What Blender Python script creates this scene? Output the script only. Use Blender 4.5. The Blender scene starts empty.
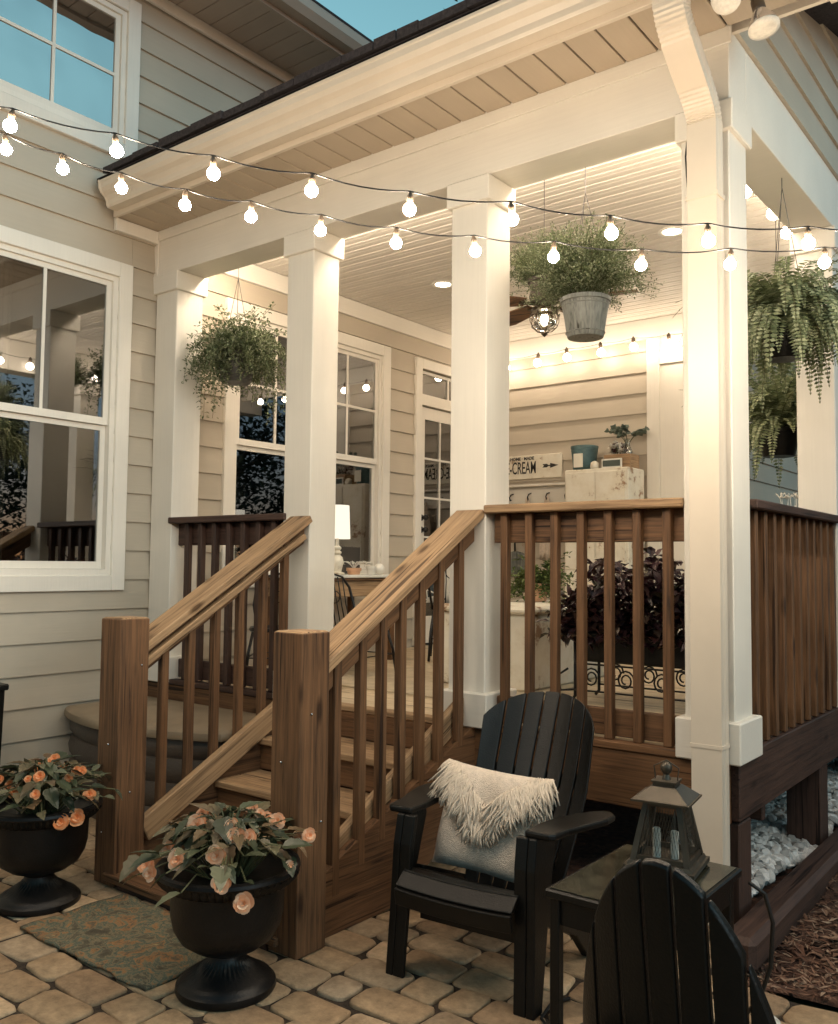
import bpy, math, random
from mathutils import Vector, Matrix
random.seed(7)
S = 1.12
sc = bpy.context.scene
C = sc.collection
R = math.radians
PI = math.pi
V = Vector
rnd = random.uniform

# ------------------------------------------------------------------ materials
def _mat(name):
    m = bpy.data.materials.new(name); m.use_nodes = True
    nt = m.node_tree
    b = nt.nodes['Principled BSDF']
    return m, nt, b
def N(nt, t, **k):
    n = nt.nodes.new(t)
    for a, v in k.items():
        if a.startswith('_'): setattr(n, a[1:], v)
        else: n.inputs[a.replace('_', ' ')].default_value = v
    return n
def plain(name, col, rough=.5, metal=0, var=.12, scale=6, bump=.0, bscale=60, spec=.5):
    """slightly uneven painted / moulded surface"""
    m, nt, b = _mat(name); L = nt.links.new
    tc = N(nt, 'ShaderNodeTexCoord')
    n = N(nt, 'ShaderNodeTexNoise', Scale=scale, Detail=5.0, Roughness=.6)
    L(tc.outputs['Object'], n.inputs['Vector'])
    r = N(nt, 'ShaderNodeValToRGB')
    r.color_ramp.elements[0].position = .3; r.color_ramp.elements[1].position = .7
    r.color_ramp.elements[0].color = (*[c*(1-var) for c in col], 1)
    r.color_ramp.elements[1].color = (*[min(1, c*(1+var)) for c in col], 1)
    L(n.outputs['Fac'], r.inputs['Fac']); L(r.outputs['Color'], b.inputs['Base Color'])
    b.inputs['Roughness'].default_value = rough; b.inputs['Metallic'].default_value = metal
    b.inputs['Specular IOR Level'].default_value = spec
    if bump:
        n2 = N(nt, 'ShaderNodeTexNoise', Scale=bscale, Detail=4.0)
        L(tc.outputs['Object'], n2.inputs['Vector'])
        bp = N(nt, 'ShaderNodeBump', Strength=bump, Distance=.01)
        L(n2.outputs['Fac'], bp.inputs['Height']); L(bp.outputs['Normal'], b.inputs['Normal'])
    return m
def painted(name, col, axis, rough=.55):
    """painted fibre-cement / wood with faint long streaks along axis"""
    m, nt, b = _mat(name); L = nt.links.new
    tc = N(nt, 'ShaderNodeTexCoord'); mp = N(nt, 'ShaderNodeMapping')
    sc_ = [60, 60, 60]; sc_[axis] = 2.2
    mp.inputs['Scale'].default_value = sc_
    L(tc.outputs['Object'], mp.inputs['Vector'])
    n = N(nt, 'ShaderNodeTexNoise', Scale=1.6, Detail=5.0, Roughness=.6); L(mp.outputs[0], n.inputs['Vector'])
    n2 = N(nt, 'ShaderNodeTexNoise', Scale=1.7, Detail=4.0); L(tc.outputs['Object'], n2.inputs['Vector'])
    isl = N(nt, 'ShaderNodeNewGeometry')
    mx = N(nt, 'ShaderNodeMath', _operation='MULTIPLY_ADD'); mx.inputs[1].default_value = .28
    L(n.outputs['Fac'], mx.inputs[0]); L(n2.outputs['Fac'], mx.inputs[2])
    ad = N(nt, 'ShaderNodeMath', _operation='MULTIPLY_ADD'); ad.inputs[1].default_value = .16
    L(isl.outputs['Random Per Island'], ad.inputs[0]); L(mx.outputs[0], ad.inputs[2])
    r = N(nt, 'ShaderNodeValToRGB')
    r.color_ramp.elements[0].position = .55; r.color_ramp.elements[1].position = 1.0
    r.color_ramp.elements[0].color = (*[c*.89 for c in col], 1)
    r.color_ramp.elements[1].color = (*[min(1, c*1.05) for c in col], 1)
    L(ad.outputs[0], r.inputs['Fac']); L(r.outputs['Color'], b.inputs['Base Color'])
    b.inputs['Roughness'].default_value = rough
    bp = N(nt, 'ShaderNodeBump', Strength=.22, Distance=.004)
    L(n.outputs['Fac'], bp.inputs['Height']); L(bp.outputs['Normal'], b.inputs['Normal'])
    return m
def wood(name, dark, light, axis, rough=.6, knots=True, blotch=.35):
    m, nt, b = _mat(name); L = nt.links.new
    tc = N(nt, 'ShaderNodeTexCoord'); oi = N(nt, 'ShaderNodeObjectInfo'); g = N(nt, 'ShaderNodeNewGeometry')
    off = N(nt, 'ShaderNodeMath', _operation='MULTIPLY_ADD'); off.inputs[1].default_value = 17.3
    L(oi.outputs['Random'], off.inputs[0])
    o2 = N(nt, 'ShaderNodeMath', _operation='MULTIPLY'); o2.inputs[1].default_value = 11.7
    L(g.outputs['Random Per Island'], o2.inputs[0]); L(o2.outputs[0], off.inputs[2])
    va = N(nt, 'ShaderNodeVectorMath', _operation='ADD')
    L(tc.outputs['Object'], va.inputs[0]); L(off.outputs[0], va.inputs[1])
    mp = N(nt, 'ShaderNodeMapping'); s_ = [58, 58, 58]; s_[axis] = 2.2
    mp.inputs['Scale'].default_value = s_; L(va.outputs[0], mp.inputs['Vector'])
    n = N(nt, 'ShaderNodeTexNoise', Scale=1.0, Detail=7.0, Roughness=.62, Distortion=.9); L(mp.outputs[0], n.inputs['Vector'])
    mp2 = N(nt, 'ShaderNodeMapping'); s2 = [210, 210, 210]; s2[axis] = 7
    mp2.inputs['Scale'].default_value = s2; L(va.outputs[0], mp2.inputs['Vector'])
    nf = N(nt, 'ShaderNodeTexNoise', Scale=1.0, Detail=3.0); L(mp2.outputs[0], nf.inputs['Vector'])
    nb = N(nt, 'ShaderNodeTexNoise', Scale=3.5, Detail=3.0); L(va.outputs[0], nb.inputs['Vector'])
    a = N(nt, 'ShaderNodeMath', _operation='MULTIPLY_ADD'); a.inputs[1].default_value = .34
    L(nf.outputs['Fac'], a.inputs[0]); L(n.outputs['Fac'], a.inputs[2])
    a2 = N(nt, 'ShaderNodeMath', _operation='MULTIPLY_ADD'); a2.inputs[1].default_value = blotch
    L(nb.outputs['Fac'], a2.inputs[0]); L(a.outputs[0], a2.inputs[2])
    a3 = N(nt, 'ShaderNodeMath', _operation='MULTIPLY_ADD'); a3.inputs[1].default_value = .16
    L(g.outputs['Random Per Island'], a3.inputs[0]); L(a2.outputs[0], a3.inputs[2])
    r = N(nt, 'ShaderNodeValToRGB'); e = r.color_ramp.elements
    e[0].position = 0; e[0].color = (*dark, 1); e[1].position = 1.0; e[1].color = (*light, 1)
    mid = e.new(.5); mid.color = (*[(d*.4+l*.6) for d, l in zip(dark, light)], 1)
    mr = N(nt, 'ShaderNodeMapRange'); mr.inputs[1].default_value = .66; mr.inputs[2].default_value = 1.12; L(a3.outputs[0], mr.inputs[0]); L(mr.outputs[0], r.inputs['Fac'])
    col = r.outputs['Color']
    if knots:
        mk = N(nt, 'ShaderNodeMapping'); s3 = [9, 9, 9]; s3[axis] = 3.2
        mk.inputs['Scale'].default_value = s3; L(va.outputs[0], mk.inputs['Vector'])
        vo = N(nt, 'ShaderNodeTexVoronoi', Scale=1.0); L(mk.outputs[0], vo.inputs['Vector'])
        kr = N(nt, 'ShaderNodeValToRGB'); kr.color_ramp.elements[0].position = .07; kr.color_ramp.elements[1].position = .19
        kr.color_ramp.elements[0].color = (.28, .24, .2, 1); kr.color_ramp.elements[1].color = (1, 1, 1, 1)
        L(vo.outputs['Distance'], kr.inputs['Fac'])
        mm = N(nt, 'ShaderNodeMix', _data_type='RGBA', _blend_type='MULTIPLY'); mm.inputs[0].default_value = 1
        L(col, mm.inputs[6]); L(kr.outputs['Color'], mm.inputs[7]); col = mm.outputs[2]
    mc = N(nt, 'ShaderNodeMapping'); s4 = [46, 46, 46]; s4[axis] = 1.1
    mc.inputs['Scale'].default_value = s4; L(va.outputs[0], mc.inputs['Vector'])
    nc = N(nt, 'ShaderNodeTexNoise', Scale=.8, Detail=2.0, Roughness=.5); L(mc.outputs[0], nc.inputs['Vector'])
    cr_ = N(nt, 'ShaderNodeValToRGB'); cr_.color_ramp.elements[0].position = .315; cr_.color_ramp.elements[1].position = .345
    cr_.color_ramp.elements[0].color = (.25, .22, .2, 1); cr_.color_ramp.elements[1].color = (1, 1, 1, 1); L(nc.outputs['Fac'], cr_.inputs['Fac'])
    m5 = N(nt, 'ShaderNodeMix', _data_type='RGBA', _blend_type='MULTIPLY'); m5.inputs[0].default_value = 1
    L(col, m5.inputs[6]); L(cr_.outputs['Color'], m5.inputs[7]); col = m5.outputs[2]
    L(col, b.inputs['Base Color'])
    b.inputs['Roughness'].default_value = rough
    b.inputs['Specular IOR Level'].default_value = .35
    bp = N(nt, 'ShaderNodeBump', Strength=.35, Distance=.004)
    L(a.outputs[0], bp.inputs['Height']); L(bp.outputs['Normal'], b.inputs['Normal'])
    return m
def emis(name, col, st):
    m = bpy.data.materials.new(name); m.use_nodes = True; nt = m.node_tree
    nt.nodes.clear(); o = N(nt, 'ShaderNodeOutputMaterial'); e = N(nt, 'ShaderNodeEmission')
    e.inputs[0].default_value = (*col, 1); e.inputs[1].default_value = st
    nt.links.new(e.outputs[0], o.inputs[0]); return m
def glassy(name, tint, refl, rough=.01, wob=.0):
    """window pane: part mirror, part see-through"""
    m = bpy.data.materials.new(name); m.use_nodes = True; nt = m.node_tree; L = nt.links.new
    nt.nodes.clear(); o = N(nt, 'ShaderNodeOutputMaterial')
    tr = N(nt, 'ShaderNodeBsdfTransparent'); tr.inputs[0].default_value = (*tint, 1)
    gl = N(nt, 'ShaderNodeBsdfGlossy'); gl.inputs['Roughness'].default_value = rough; gl.inputs[0].default_value = (.95, .97, 1, 1)
    mx = N(nt, 'ShaderNodeMixShader')
    fr = N(nt, 'ShaderNodeFresnel', IOR=1.5)
    ad = N(nt, 'ShaderNodeMath', _operation='MULTIPLY_ADD'); ad.inputs[1].default_value = 1.6; ad.inputs[2].default_value = refl
    ad.use_clamp = True
    L(fr.outputs[0], ad.inputs[0]); L(ad.outputs[0], mx.inputs[0]); L(tr.outputs[0], mx.inputs[1]); L(gl.outputs[0], mx.inputs[2])
    if wob:
        tc = N(nt, 'ShaderNodeTexCoord'); n = N(nt, 'ShaderNodeTexNoise', Scale=3.0, Detail=1.0)
        L(tc.outputs['Object'], n.inputs['Vector']); bp = N(nt, 'ShaderNodeBump', Strength=wob, Distance=.02)
        L(n.outputs['Fac'], bp.inputs['Height']); L(bp.outputs['Normal'], gl.inputs['Normal'])
    L(mx.outputs[0], o.inputs[0]); return m
def leafmat(name, cols, rough=.5, trans=.25):
    m, nt, b = _mat(name); L = nt.links.new
    g = N(nt, 'ShaderNodeNewGeometry')
    r = N(nt, 'ShaderNodeValToRGB'); e = r.color_ramp.elements
    e[0].color = (*cols[0], 1); e[1].color = (*cols[-1], 1)
    for i, c in enumerate(cols[1:-1]):
        x = e.new((i+1)/(len(cols)-1)); x.color = (*c, 1)
    L(g.outputs['Random Per Island'], r.inputs['Fac'])
    tc = N(nt, 'ShaderNodeTexCoord'); n = N(nt, 'ShaderNodeTexNoise', Scale=9.0, Detail=2.0); L(tc.outputs['Object'], n.inputs['Vector'])
    mm = N(nt, 'ShaderNodeMix', _data_type='RGBA', _blend_type='MULTIPLY'); mm.inputs[0].default_value = .5
    L(r.outputs[0], mm.inputs[6]); L(n.outputs['Color'], mm.inputs[7])
    sc2 = N(nt, 'ShaderNodeVectorMath', _operation='SCALE'); sc2.inputs[3].default_value = 1.25
    L(mm.outputs[2], sc2.inputs[0])
    hs = N(nt, 'ShaderNodeHueSaturation', Saturation=1.0); L(r.outputs[0], hs.inputs['Color'])
    L(hs.outputs[0], b.inputs['Base Color'])
    b.inputs['Roughness'].default_value = rough
    t = N(nt, 'ShaderNodeBsdfTranslucent'); L(hs.outputs[0], t.inputs[0])
    mx = N(nt, 'ShaderNodeMixShader'); mx.inputs[0].default_value = trans
    L(b.outputs[0], mx.inputs[1]); L(t.outputs[0], mx.inputs[2]); L(mx.outputs[0], nt.nodes['Material Output'].inputs[0])
    return m
def speckle(name, cols, scale, rough=.8, bump=.5, metal=0):
    m, nt, b = _mat(name); L = nt.links.new
    tc = N(nt, 'ShaderNodeTexCoord'); n = N(nt, 'ShaderNodeTexNoise', Scale=scale, Detail=8.0, Roughness=.7)
    L(tc.outputs['Object'], n.inputs['Vector'])
    r = N(nt, 'ShaderNodeValToRGB'); e = r.color_ramp.elements
    e[0].position = .35; e[1].position = .65
    e[0].color = (*cols[0], 1); e[1].color = (*cols[-1], 1)
    for i, c in enumerate(cols[1:-1]):
        x = e.new(.35+.3*(i+1)/(len(cols)-1)); x.color = (*c, 1)
    L(n.outputs['Fac'], r.inputs['Fac']); L(r.outputs['Color'], b.inputs['Base Color'])
    bp = N(nt, 'ShaderNodeBump', Strength=bump, Distance=.01); L(n.outputs['Fac'], bp.inputs['Height']); L(bp.outputs['Normal'], b.inputs['Normal'])
    b.inputs['Roughness'].default_value = rough; b.inputs['Metallic'].default_value = metal
    return m

SID = (.49, .43, .345); TRM = (.78, .74, .665)
M = {}
M['siding_y'] = painted('siding_y', SID, 1); M['siding_x'] = painted('siding_x', SID, 0)
M['trim_x'] = painted('trim_x', TRM, 0); M['trim_y'] = painted('trim_y', TRM, 1); M['trim_z'] = painted('trim_z', TRM, 2)
M['ceil'] = painted('ceiling_paint', (.78, .73, .66), 0, .45)
M['soffit'] = painted('soffit_vinyl', (.50, .41, .31), 1, .5)
M['soffit_dark'] = painted('soffit_upper', (.40, .33, .27), 0, .5)
M['gutter'] = plain('gutter_metal', (.66, .58, .48), .34, 0, .05, 3)
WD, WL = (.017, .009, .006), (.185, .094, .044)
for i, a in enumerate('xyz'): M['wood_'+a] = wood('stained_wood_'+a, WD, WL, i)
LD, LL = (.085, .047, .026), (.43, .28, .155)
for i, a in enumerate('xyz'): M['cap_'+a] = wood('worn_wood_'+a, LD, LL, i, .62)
for i, a in enumerate('xyz'): M['dark_'+a] = wood('dark_wood_'+a, (.014, .008, .007), (.082, .045, .033), i)
M['deck'] = wood('deck_boards', (.42, .32, .20), (.74, .60, .42), 0, .5, blotch=.2)  # bright porch lighting put into the colour, paler than brown-tan boards
M['shingle'] = speckle('shingle', [(.012, .010, .012), (.05, .04, .042)], 60, .9)
M['pane'] = glassy('window_glass', (.55, .56, .55), .16)
M['pane_up'] = glassy('upper_window_glass', (.35, .4, .42), .48, wob=.25)
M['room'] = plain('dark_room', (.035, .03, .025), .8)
M['black_plastic'] = plain('black_resin', (.0038, .0036, .003), .42, 0, .5, 9, .14, 200, .32)
M['urn'] = plain('black_urn', (.005, .005, .0052), .40, 0, .4, 10, .12, 120, .3)
M['blackmetal'] = plain('black_iron', (.012, .011, .012), .4, .3, .2, 20)
M['bronze'] = plain('bronze', (.06, .045, .03), .4, .7, .3, 20)
M['galv'] = wood('galvanised', (.06, .065, .06), (.24, .25, .23), 2, .45, False)
M['blue_tin'] = plain('blue_green_tin', (.07, .13, .14), .5, .2, .3, 12)
M['chippy'] = speckle('chipped_white_paint', [(.30, .18, .10), (.72, .66, .54), (.78, .73, .62), (.80, .76, .66)], 5, .6, .2)
M['chippy'].node_tree.nodes['Color Ramp'].color_ramp.elements[0].position = .39; M['chippy'].node_tree.nodes['Color Ramp'].color_ramp.elements[1].position = .45
M['white'] = plain('white_enamel', (.78, .76, .70), .35)
M['cream_cloth'] = plain('cream_cloth', (.68, .58, .48), .95, 0, .14, 60, .7, 330, .1)
M['fringe'] = plain('cotton_fringe', (.58, .50, .41), .95, 0, .12, 30, .0, 1, .1)
M['rope'] = plain('black_cable', (.01, .01, .01), .5)
M['bulb'] = emis('bulb_glow', (1.0, .81, .60), 265)
M['bulb_in'] = emis('porch_bulb_glow', (1.0, .82, .62), 190)
M['bulb_wall'] = emis('wall_bulb_glow', (1.0, .82, .62), 38)
M['bulb_fan'] = emis('lantern_bulb_glow', (1.0, .82, .6), 60)
M['shade'] = emis('lamp_shade_glow', (1.0, .88, .70), .75)
M['socket'] = plain('socket_rubber', (.10, .07, .045), .5)
M['fern'] = leafmat('fern_leaf', [(.09, .12, .06), (.21, .25, .125), (.40, .43, .27)])
M['airy'] = leafmat('airy_leaf', [(.06, .085, .038), (.16, .20, .105), (.33, .36, .24)])
M['gleaf'] = leafmat('green_leaf', [(.045, .07, .02), (.09, .13, .035), (.16, .20, .06)])
M['begleaf'] = leafmat('begonia_leaf', [(.022, .032, .018), (.06, .075, .04), (.13, .14, .085), (.13, .08, .04), (.045, .055, .03)], .35, .15)
M['coleus'] = leafmat('coleus_leaf', [(.018, .008, .012), (.04, .015, .02), (.07, .03, .03), (.03, .03, .015)], .35, .1)
M['petal'] = leafmat('coral_petal', [(.80, .27, .09), (.88, .42, .18), (.92, .56, .32), (.85, .36, .14)], .6, .3)
M['petal_pale'] = leafmat('pale_petal', [(.86, .45, .24), (.90, .62, .42), (.92, .72, .54), (.84, .40, .20)], .6, .3)
M['stem'] = plain('plant_stem', (.07, .075, .03), .7)
M['euca'] = leafmat('eucalyptus_leaf', [(.08, .11, .09), (.16, .20, .16)])
M['treeleaf'] = leafmat('tree_leaf', [(.012, .02, .012), (.03, .045, .025), (.05, .07, .035)])
M['bark'] = speckle('bark', [(.03, .02, .015), (.10, .07, .05)], 20)
M['whitetwig'] = plain('white_twig', (.72, .70, .64), .7)
M['glassclear'] = glassy('clear_glass', (.85, .88, .86), .08)
M['glassdark'] = glassy('lantern_glass', (.6, .6, .58), .12)
M['terra'] = plain('terracotta', (.62, .36, .22), .7)
M['darkbrown'] = plain('dark_brown_leather', (.03, .018, .012), .5)
M['boxresin'] = plain('brown_resin', (.075, .058, .046), .5, 0, .2, 5, .25, 90)
M['boxlid'] = plain('taupe_resin_lid', (.27, .205, .135), .55, 0, .2, 4, .15, 60)
M['recess'] = emis('recessed_glow', (1.0, .84, .62), 26)
M['candle'] = plain('candle_wax', (.80, .76, .66), .5)
M['floodglass'] = plain('frosted_flood_glass', (.72, .68, .60), .25, 0, .15, 40, .4, 60)
M['reflector'] = plain('flood_reflector', (.80, .80, .82), .12, .9, .1, 30)

# pavers: every stone its own tone
def pavermat():
    m, nt, b = _mat('tumbled_paver'); L = nt.links.new
    g = N(nt, 'ShaderNodeNewGeometry'); tc = N(nt, 'ShaderNodeTexCoord')
    r = N(nt, 'ShaderNodeValToRGB'); e = r.color_ramp.elements
    e[0].color = (.40, .265, .155, 1); e[1].color = (.74, .54, .34, 1)
    x = e.new(.35); x.color = (.52, .36, .21, 1); x = e.new(.7); x.color = (.40, .30, .20, 1)
    L(g.outputs['Random Per Island'], r.inputs['Fac'])
    n = N(nt, 'ShaderNodeTexNoise', Scale=22.0, Detail=9.0, Roughness=.72); L(tc.outputs['Object'], n.inputs['Vector'])
    n2 = N(nt, 'ShaderNodeTexNoise', Scale=2.2, Detail=3.0); L(tc.outputs['Object'], n2.inputs['Vector'])
    r2 = N(nt, 'ShaderNodeValToRGB'); r2.color_ramp.elements[0].position = .25; r2.color_ramp.elements[1].position = .7
    r2.color_ramp.elements[0].color = (.45, .44, .42, 1); r2.color_ramp.elements[1].color = (1.1, 1.1, 1.1, 1)
    ad = N(nt, 'ShaderNodeMath', _operation='MULTIPLY_ADD'); ad.inputs[1].default_value = .6
    L(n2.outputs['Fac'], ad.inputs[0])
    sb = N(nt, 'ShaderNodeMath', _operation='SUBTRACT'); sb.inputs[1].default_value = .3; L(n.outputs['Fac'], sb.inputs[0]); L(sb.outputs[0], ad.inputs[2])
    L(ad.outputs[0], r2.inputs['Fac'])
    mm = N(nt, 'ShaderNodeMix', _data_type='RGBA', _blend_type='MULTIPLY'); mm.inputs[0].default_value = 1
    L(r.outputs[0], mm.inputs[6]); L(r2.outputs[0], mm.inputs[7]); L(mm.outputs[2], b.inputs['Base Color'])
    n3 = N(nt, 'ShaderNodeTexNoise', Scale=90.0, Detail=4.0, Roughness=.8); L(tc.outputs['Object'], n3.inputs['Vector'])
    ah = N(nt, 'ShaderNodeMath', _operation='MULTIPLY_ADD'); ah.inputs[1].default_value = .35; L(n3.outputs['Fac'], ah.inputs[0]); L(n.outputs['Fac'], ah.inputs[2])
    bp = N(nt, 'ShaderNodeBump', Strength=1.0, Distance=.010); L(ah.outputs[0], bp.inputs['Height']); L(bp.outputs['Normal'], b.inputs['Normal'])
    b.inputs['Roughness'].default_value = .72
    return m
M['paver'] = pavermat()
M['joint'] = speckle('joint_sand', [(.010, .007, .005), (.06, .04, .025)], 60, .95)
M['soil'] = speckle('mulch_soil', [(.02, .010, .008), (.075, .035, .022), (.13, .07, .045)], 30, .95, 1)
M['lawn'] = speckle('lawn', [(.02, .03, .012), (.05, .065, .025)], 8, .95)
M['chip'] = leafmat('mulch_chip', [(.05, .022, .014), (.12, .055, .032), (.20, .11, .07), (.33, .24, .17)], .9, 0)
M['rock'] = leafmat('white_rock', [(.25, .24, .23), (.62, .60, .58), (.72, .70, .68), (.12, .12, .11)], .8, 0)
M['gravel'] = leafmat('dark_gravel', [(.05, .06, .06), (.13, .16, .16), (.30, .33, .33)], .8, 0)  # teal light and under-deck shade mixed into the gravel tones
def rugmat():
    m, nt, b = _mat('floral_doormat'); L = nt.links.new
    tc = N(nt, 'ShaderNodeTexCoord')
    n = N(nt, 'ShaderNodeTexNoise', Scale=13.0, Detail=6.0, Roughness=.65, Distortion=.5); L(tc.outputs['Object'], n.inputs['Vector'])
    r = N(nt, 'ShaderNodeValToRGB'); e = r.color_ramp.elements; r.color_ramp.interpolation = 'EASE'
    e[0].position = .33; e[0].color = (.055, .045, .03, 1); e[1].position = .70; e[1].color = (.34, .25, .12, 1)
    for p, c in ((.42, (.09, .085, .055)), (.46, (.20, .165, .10)), (.50, (.065, .09, .07)), (.54, (.17, .16, .10)), (.58, (.30, .15, .06)), (.63, (.10, .09, .06))):
        x = e.new(p); x.color = (*c, 1)
    L(n.outputs['Fac'], r.inputs['Fac'])
    f = N(nt, 'ShaderNodeTexNoise', Scale=240.0, Detail=2.0); L(tc.outputs['Object'], f.inputs['Vector'])
    mm = N(nt, 'ShaderNodeMix', _data_type='RGBA', _blend_type='MULTIPLY'); mm.inputs[0].default_value = .6
    L(r.outputs[0], mm.inputs[6]); L(f.outputs['Fac'], mm.inputs[7]); 
    sc2 = N(nt, 'ShaderNodeVectorMath', _operation='SCALE'); sc2.inputs[3].default_value = 1.35; L(mm.outputs[2], sc2.inputs[0])
    L(sc2.outputs[0], b.inputs['Base Color'])
    bp = N(nt, 'ShaderNodeBump', Strength=.8, Distance=.004); L(f.outputs['Fac'], bp.inputs['Height']); L(bp.outputs['Normal'], b.inputs['Normal'])
    b.inputs['Roughness'].default_value = .95; return m
M['rug'] = rugmat()
def tablemat():
    m = speckle('tile_top', [(.012, .012, .008), (.03, .029, .019), (.055, .052, .034)], 18, .14, .05)
    return m
M['tabletop'] = tablemat()
def cushmat():
    m, nt, b = _mat('patterned_cushion'); L = nt.links.new
    tc = N(nt, 'ShaderNodeTexCoord'); v = N(nt, 'ShaderNodeTexVoronoi', Scale=16.0, _feature='DISTANCE_TO_EDGE'); L(tc.outputs['Object'], v.inputs['Vector'])
    v2 = N(nt, 'ShaderNodeTexVoronoi', Scale=16.0); L(tc.outputs['Object'], v2.inputs['Vector'])
    r2 = N(nt, 'ShaderNodeValToRGB'); r2.color_ramp.interpolation = 'CONSTANT'; e = r2.color_ramp.elements
    e[0].color = (.04, .05, .055, 1); e[1].position = .45; e[1].color = (.62, .58, .50, 1); x = e.new(.88); x.color = (.60, .20, .09, 1)
    L(v2.outputs['Color'], r2.inputs['Fac'])
    r = N(nt, 'ShaderNodeValToRGB'); r.color_ramp.elements[0].position = .05; r.color_ramp.elements[1].position = .07
    L(v.outputs['Distance'], r.inputs['Fac'])
    mm = N(nt, 'ShaderNodeMix', _data_type='RGBA'); L(r.outputs[0], mm.inputs[0]); mm.inputs[6].default_value = (.66, .62, .55, 1); L(r2.outputs[0], mm.inputs[7])
    L(mm.outputs[2], b.inputs['Base Color']); b.inputs['Roughness'].default_value = .9; return m
M['cushion'] = cushmat()

# ------------------------------------------------------------------ mesh builder
class MB:
    def __init__(s): s.v = []; s.f = []
    def add(s, vs, fs):
        o = len(s.v); s.v += [tuple(v) for v in vs]; s.f += [tuple(i+o for i in f) for f in fs]; return s
    def box(s, x0, x1, y0, y1, z0, z1, b=0):
        if b <= 0 or min(x1-x0, y1-y0, z1-z0) < 2.2*b:
            b = 0
        if b == 0:
            vs = [(x, y, z) for x in (x0, x1) for y in (y0, y1) for z in (z0, z1)]
            return s.add(vs, [(0, 1, 3, 2), (4, 6, 7, 5), (0, 4, 5, 1), (2, 3, 7, 6), (0, 2, 6, 4), (1, 5, 7, 3)])
        # chamfered box
        vs = []; idx = {}
        X = (x0, x1); Y = (y0, y1); Z = (z0, z1)
        for i in (0, 1):
            for j in (0, 1):
                for k in (0, 1):
                    sx, sy, sz = (1 if i == 0 else -1), (1 if j == 0 else -1), (1 if k == 0 else -1)
                    idx[i, j, k, 0] = len(vs); vs.append((X[i], Y[j]+sy*b, Z[k]+sz*b))
                    idx[i, j, k, 1] = len(vs); vs.append((X[i]+sx*b, Y[j], Z[k]+sz*b))
                    idx[i, j, k, 2] = len(vs); vs.append((X[i]+sx*b, Y[j]+sy*b, Z[k]))
        fs = []
        for i in (0, 1): fs.append([idx[i, j, k, 0] for j, k in ((0, 0), (0, 1), (1, 1), (1, 0))][::(1 if i == 0 else -1)])
        for j in (0, 1): fs.append([idx[i, j, k, 1] for i, k in ((0, 0), (1, 0), (1, 1), (0, 1))][::(1 if j == 0 else -1)])
        for k in (0, 1): fs.append([idx[i, j, k, 2] for i, j in ((0, 0), (0, 1), (1, 1), (1, 0))][::(1 if k == 0 else -1)])
        for i in (0, 1):
            for j in (0, 1): fs.append([idx[i, j, 0, 0], idx[i, j, 1, 0], idx[i, j, 1, 1], idx[i, j, 0, 1]][::(1 if i == j else -1)])
            for k in (0, 1): fs.append([idx[i, 0, k, 0], idx[i, 0, k, 2], idx[i, 1, k, 2], idx[i, 1, k, 0]][::(1 if i == k else -1)])
        for j in (0, 1):
            for k in (0, 1): fs.append([idx[0, j, k, 1], idx[1, j, k, 1], idx[1, j, k, 2], idx[0, j, k, 2]][::(1 if j == k else -1)])
        for i in (0, 1):
            for j in (0, 1):
                for k in (0, 1): fs.append([idx[i, j, k, 0], idx[i, j, k, 1], idx[i, j, k, 2]][::(1 if (i+j+k) % 2 else -1)])
        return s.add(vs, fs)
    def obox(s, mat, x0, x1, y0, y1, z0, z1, b=0):
        t = MB(); t.box(x0, x1, y0, y1, z0, z1, b)
        return s.add([mat @ V(v) for v in t.v], t.f)
    def tube(s, pts, r, n=8, cap=True):
        pts = [V(p) for p in pts]; k = len(pts)
        rs = r if isinstance(r, (list, tuple)) else [r]*k
        vs = []; fs = []
        prev = None
        for i, p in enumerate(pts):
            t = (pts[min(i+1, k-1)] - pts[max(i-1, 0)])
            if t.length < 1e-9: t = V((0, 0, 1))
            t.normalize()
            if prev is None:
                a = t.cross(V((0, 0, 1)))
                if a.length < .05: a = t.cross(V((1, 0, 0)))
            else:
                a = prev - t*prev.dot(t)
                if a.length < 1e-4: a = t.cross(V((1, 0, 0)))
            a.normalize(); prev = a; b = t.cross(a)
            for j in range(n):
                an = 2*PI*j/n
                vs.append(p + (a*math.cos(an) + b*math.sin(an))*rs[i])
        for i in range(k-1):
            for j in range(n):
                fs.append((i*n+j, i*n+(j+1) % n, (i+1)*n+(j+1) % n, (i+1)*n+j))
        if cap: fs.append(tuple(range(n))[::-1]); fs.append(tuple((k-1)*n+j for j in range(n)))
        return s.add(vs, fs)
    def lathe(s, prof, c=(0, 0, 0), n=32, flute=0, fr=None, cap=True):
        vs = []; fs = []; k = len(prof)
        for i, (r, z) in enumerate(prof):
            for j in range(n):
                a = 2*PI*j/n; rr = r
                if flute and fr and fr[0] <= z <= fr[1]: rr = r*(1 + .02*(1 if j % 2 else -1)*flute)
                vs.append((c[0]+rr*math.cos(a), c[1]+rr*math.sin(a), c[2]+z))
        for i in range(k-1):
            for j in range(n):
                fs.append((i*n+j, i*n+(j+1) % n, (i+1)*n+(j+1) % n, (i+1)*n+j))
        if cap:
            fs.append(tuple(range(n))[::-1]); fs.append(tuple((k-1)*n+j for j in range(n)))
        return s.add(vs, fs)
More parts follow.
